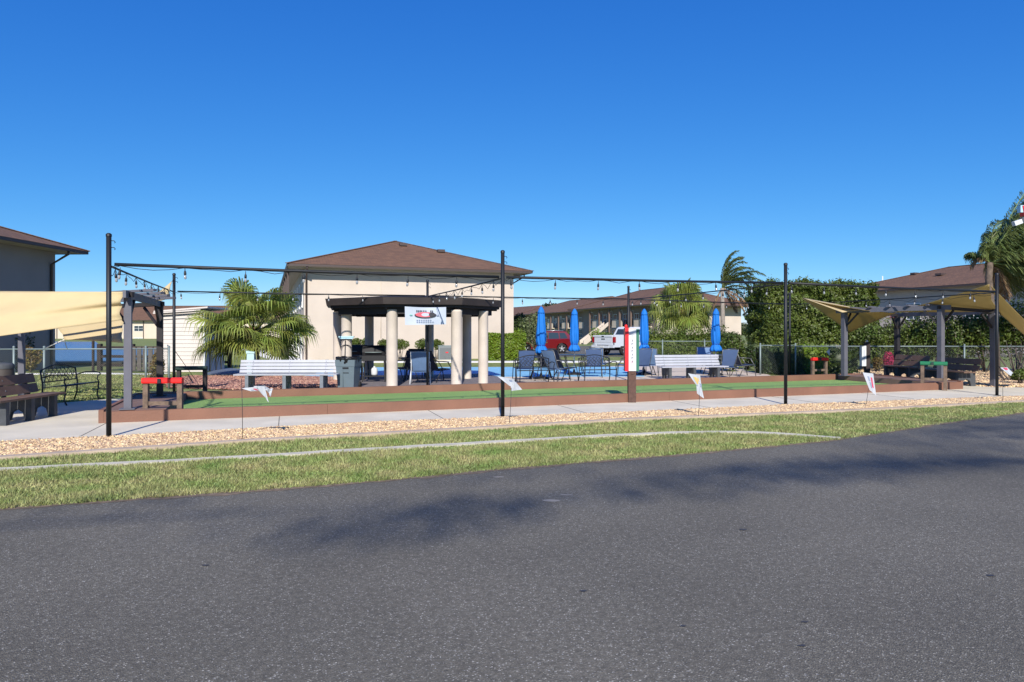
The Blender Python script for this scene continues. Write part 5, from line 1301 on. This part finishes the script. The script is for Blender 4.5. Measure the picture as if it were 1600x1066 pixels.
def pickup():
    R_ = radians(90-52)    # heading direction (sin52, cos52)
    p = at(927, 0, 45.6); p.z = 0; q = Vector((6.75, 44.1, 0))
    cx = (p.x+6.6)/2; cy = (45.6+44.1)/2; hd = Vector((cos(R_), sin(R_), 0)); cen = Vector((cx, cy, 0))+hd*2.9
    t = thing('pickup_truck', 'white pickup truck with its tailgate towards the tables, behind the scoreboard', 'pickup truck', cen, R_)
    L_ = 2.9; W_ = .98
    mk('bed', bx(-L_, -1.02, -W_, -W_+.12, .62, 1.33), carwhite, t); mk('bed', bx(-L_, -1.02, W_-.12, W_, .62, 1.33), carwhite, t)
    o = mk('tailgate', bx(-L_-.04, -L_+.05, -.80, .80, .70, 1.32), carwhite, t)
    mk('tailgate_step', bx(-L_-.07, -L_-.035, -.80, .80, 1.22, 1.30), carwhite, o); mk('handle', bx(-L_-.06, -L_-.035, -.12, .12, 1.255, 1.30), carblk, o) if False else mk('handle', bx(-L_-.085, -L_-.068, -.10, .10, 1.23, 1.29), carblk, o)
    mk('emblem', bx(-L_-.055, -L_-.041, -.16, .16, 1.05, 1.11), carblk, o)
    mk('crease', bx(-L_-.052, -L_-.041, -.72, .72, .86, .875), shedd, o)
    mb = MB()
    def lowside(s_):
        arch = [(-2.35, .55), (-2.28, .78), (-2.1, .93), (-1.85, .99), (-1.6, .93), (-1.42, .78), (-1.35, .55)]
        xs = [(-2.9, .55)]+arch+[(-1.0, .5), (1.0, .5)]+[(x+3.75, z) for x, z in arch]+[(2.75, .5), (2.9, .6)]
        tp = lambda x: float(np.interp(x, [-2.9, -1.02, -1.0, 1.0, 2.4, 2.9], [1.0, 1.0, 1.25, 1.25, 1.2, 1.05]))
        m = MB()
        for (x0, z0), (x1, z1) in zip(xs[:-1], xs[1:]):
            y0, y1 = sorted((s_*W_, s_*(W_-.14)))
            m.add([(x0, y0, z0), (x1, y0, z1), (x1, y0, tp(x1)), (x0, y0, tp(x0)), (x0, y1, z0), (x1, y1, z1), (x1, y1, tp(x1)), (x0, y1, tp(x0))], [(3, 2, 1, 0), (4, 5, 6, 7), (0, 1, 5, 4), (1, 2, 6, 5), (2, 3, 7, 6), (3, 0, 4, 7)])
        return m
    for s_ in (-1, 1):
        o2 = lowside(s_); o2.v = [(x, y*1.004, z) for x, y, z in o2.v]; mk('side_panel', o2, carwhite, t)
        mk('tail_light', bx(-L_-.03, -L_+.10, s_*.93-.08, s_*.93+.08, .86, 1.22), tail, t)
        mk('mirror', MB().box((.75, s_*1.14, 1.42), (.12, .24, .26)), carblk, t)
        mk('bumper_corner', bx(-L_-.14, -L_-.0, s_*.78-.20, s_*.78+.20, .52, .69), carwhite, t)
    mk('bumper', bx(-L_-.16, -L_-.005, -.62, .62, .50, .66), carwhite, t); mk('plate', bx(-L_-.175, -L_-.162, -.16, .16, .52, .65), whitep, t)
    mk('hitch', bx(-L_-.30, -L_-.1, -.05, .05, .36, .47), carblk, t)
    mk('bed_floor', bx(-L_+.06, -1.0, -.84, .84, .64, .70), carblk, t)
    cab = MB(); vs = []
    for z, xs, w_ in ((1.24, (-1.02, 1.25), .96), (1.32, (-1.0, 1.15), .94), (1.80, (-.80, .45), .78), (1.88, (-.70, .28), .70)):
        vs += [(xs[0], -w_, z), (xs[1], -w_, z), (xs[1], w_, z), (xs[0], w_, z)]
    cab.add(vs, [(4*i+j, 4*i+(j+1) % 4, 4*(i+1)+(j+1) % 4, 4*(i+1)+j) for i in range(3) for j in range(4)]+[(12, 13, 14, 15)])
    mk('cab', cab, carwhite, t)
    mk('rear_window', MB().poly([(-.985, .76, 1.36), (-.985, -.76, 1.36), (-.825, -.66, 1.74), (-.825, .66, 1.74)]), glass_m, t)
    for s_ in (-1, 1):
        sp = lambda x, z: (x, s_*(float(np.interp(z, [1.32, 1.80], [.94, .78]))+.008), z)
        mk('side_window', MB().poly([sp(-.85, 1.36), sp(.05, 1.36), sp(.02, 1.72), sp(-.72, 1.72)]), glass_m, t); mk('side_window', MB().poly([sp(.12, 1.36), sp(.98, 1.36), sp(.50, 1.72), sp(.10, 1.72)]), glass_m, t)
    mk('hood', MB().prof([(1.0, 1.0), (2.85, .98), (2.85, 1.12), (2.3, 1.24), (1.0, 1.28)], -.84, .84), carwhite, t)
    mk('front_bumper', bx(2.78, 3.0, -.95, .95, .45, .78), rim_m, t)
    for x in (-1.85, 1.9):
        for y in (-.83, .83): wheel(t, x, y, .40)
    mk('chassis', bx(-2.8, 2.7, -.6, .6, .34, .60), carblk, t)
pickup()
# ------------------------------------------------------------------ small far things
t = thing('air_conditioner', 'grey air conditioner by the cream wall, right of the shrubs', 'air conditioner', (*w0(697, 37.0), 0), ROT*.5)
mk('case', bx(-.42, .42, -.35, .35, .05, .78), acm, t); mk('lid', bx(-.44, .44, -.37, .37, .781, .82), galv, t); mk('pad', bx(-.5, .5, -.45, .45, 0, .05), concrete, t)
mb = MB()
for k in range(12): mb.box((0, -.356, .12+k*.052), (.74, .012, .014))
mk('grille', mb, carblk, t); mk('badge', bx(-.05, .09, -.366, -.361, .42, .48), redp, t)
t = thing('sign_post', 'thin dark post with a white notice beside the pond', 'sign', (*w0(145.5, 26.5), 0))
mk('post', MB().box((0, 0, .72), (.07, .07, 1.44)), woodd, t); mk('notice', bx(-.13, -.04, -.06, -.04, 1.26, 1.52), whitep, t); mk('notice', bx(.05, .14, -.06, -.04, 1.26, 1.52), whitep, t)
t = thing('litter_barrel', 'dark litter barrel with a grey lid at the far left edge', 'bin', (*w0(5, 17.2), 0))
mk('barrel', MB().lathe([(0, 0), (.20, 0), (.23, .1), (.23, .62), (.21, .66)], n=18), mat('barrel brown', (.05, .04, .035), .7), t); mk('lid', MB().lathe([(.235, .64), (.24, .72), (.20, .78), (0, .80)], n=18), bsup, t)
t = thing('pennant', 'tiny white pennant hanging in the dark gap beside the right pergola', 'flag', at(1294, 550, 24.2))
mk('cloth', MB().add([tuple(at(x, y, 24.2)-at(1294, 550, 24.2)) for x, y in ((1296.5, 544.5), (1297, 556), (1294.5, 554), (1291, 550))], [(0, 1, 2, 3)]), flag_w, t)
mk('wire', MB().tube([(.06, 0, .15), (.06, 0, -1.0)], .006, 4), wire_m, t)
t = thing('pole_light', 'tall pole with a white lamp head and bracket at the top right edge', 'lamp', at(1606, 350, 21.5))
def lp(px, py): return at(px, py, 21.5)-at(1606, 350, 21.5)
mk('pole', MB().tube([tuple(lp(1612, 300)), (lp(1612, 300).x, 0, -at(1606, 350, 21.5).z)], .09, 8), whitep, t)
mk('housing', MB().beam(lp(1583.5, 350), lp(1598, 345), .14, .14), whitep, t); mk('lens_hood', MB().beam(lp(1595, 345), lp(1604, 342), .17, .17), greym, t)
mk('light_head', MB().beam(lp(1592, 327), lp(1599, 327), .15, .22), ltblue, t); mk('red_panel', MB().beam(lp(1597, 322), lp(1600, 338), .10, .20), redp, t)
mk('bracket', MB().beam(lp(1598, 336), lp(1612, 336), .08), greym, t)
tag(mk('antenna', MB().tube([(0, 0, 0), (0, 0, 7.9)], .07, 6), whitep, origin=(0, 0, 0)), 'thin white mast rising left of the right hand roof', 'mast').location = (*w0(1379, 78), 0)

# unseen oaks added behind the photographer; limbs and tufts shaped to shade the asphalt
def oak(label, base, limbs, seed):
    rr = np.random.default_rng(seed); t = thing('shadow_oak', label, 'tree', base)
    bx_, by_ = base[0], base[1]
    mk('trunk', MB().tube([(0, 0, 0), (.1, 0, 2.2), (0, .1, 4.2), (.2, 0, 6.0)], [.42, .34, .30, .24], 12), barkt, t)
    P = []; N = []
    for k, (pts, tufts) in enumerate(limbs):
        q = [(.2*0, 0, 5.4)]+[(x-bx_, y-by_, z) for x, y, z in pts]; n = len(q)
        mk('limb', MB().tube(q, [.075-.065*i/(n-1) for i in range(n)], 7), barkt, t)
        for (sx, sY, z, rad, dens) in tufts:       # where the tuft's shade should fall, its height
            x, y = sx+z*1.48*sin(radians(-AZ)), sY-z/math.tan(radians(EL)); m_ = int(800*dens*rad*rad)
            v = rr.normal(0, 1, (m_, 3)); v /= np.linalg.norm(v, axis=1)[:, None]; v *= rr.uniform(.1, 1, m_)[:, None]**.5
            P.append(v*[rad*1.9, rad*.95, rad*.5]+[x-bx_, y-by_, z]); N.append(v)
    V_, F_ = leaf_mesh(np.concatenate(P), np.concatenate(N), .055, up=.6); mknp('foliage', V_, F_, hedge_d, t)
    return t
K = 1/math.tan(radians(EL))
oak('unseen live oak added behind the photographer for road shade, left of the camera', (-14, -9, 0),
    [([(-9, -8.5, 8.6), (-4, -8.2, 9.2), (-.6, -7.5, 9.3)], [(-1.35, 5.25, 9, .42, .55), (-.95, 5.6, 9.1, .5, 1.1), (-.45, 6.0, 9.2, .5, 1.2), (.0, 6.35, 9.3, .45, .7), (-2.2, 5.6, 9, .5, .35), (-3.3, 6.2, 9, .6, .25)])], 5)
oak('unseen live oak added behind the photographer for road shade, right of the camera', (17, -8, 0),
    [([(12, -7, 9.0), (7, -6.2, 9.8), (3.5, -6.8, 10), (1.2, -7.8, 10)], [(.9, 6.6, 10, .5, .45), (1.7, 7.0, 10, .55, .9), (2.5, 7.4, 10, .6, .9), (3.4, 7.8, 10, .65, 1.1), (4.3, 8.1, 10, .65, 1.0), (5.2, 8.3, 10, .7, .9), (6.2, 8.8, 9.9, .7, .6), (.9, 8.0, 10.2, .6, .35), (-.5, 7.6, 10.2, .6, .3)]),
     ([(13, -5, 9.4), (9, -3.5, 10), (6, -4.5, 10)], [(6.2, 9.9, 10, .7, .6), (7.4, 10.7, 10, .7, .9), (8.4, 11.7, 10, .8, .8), (9.6, 12.0, 10, .8, .9), (5.0, 9.8, 10, .5, .35)])], 6)
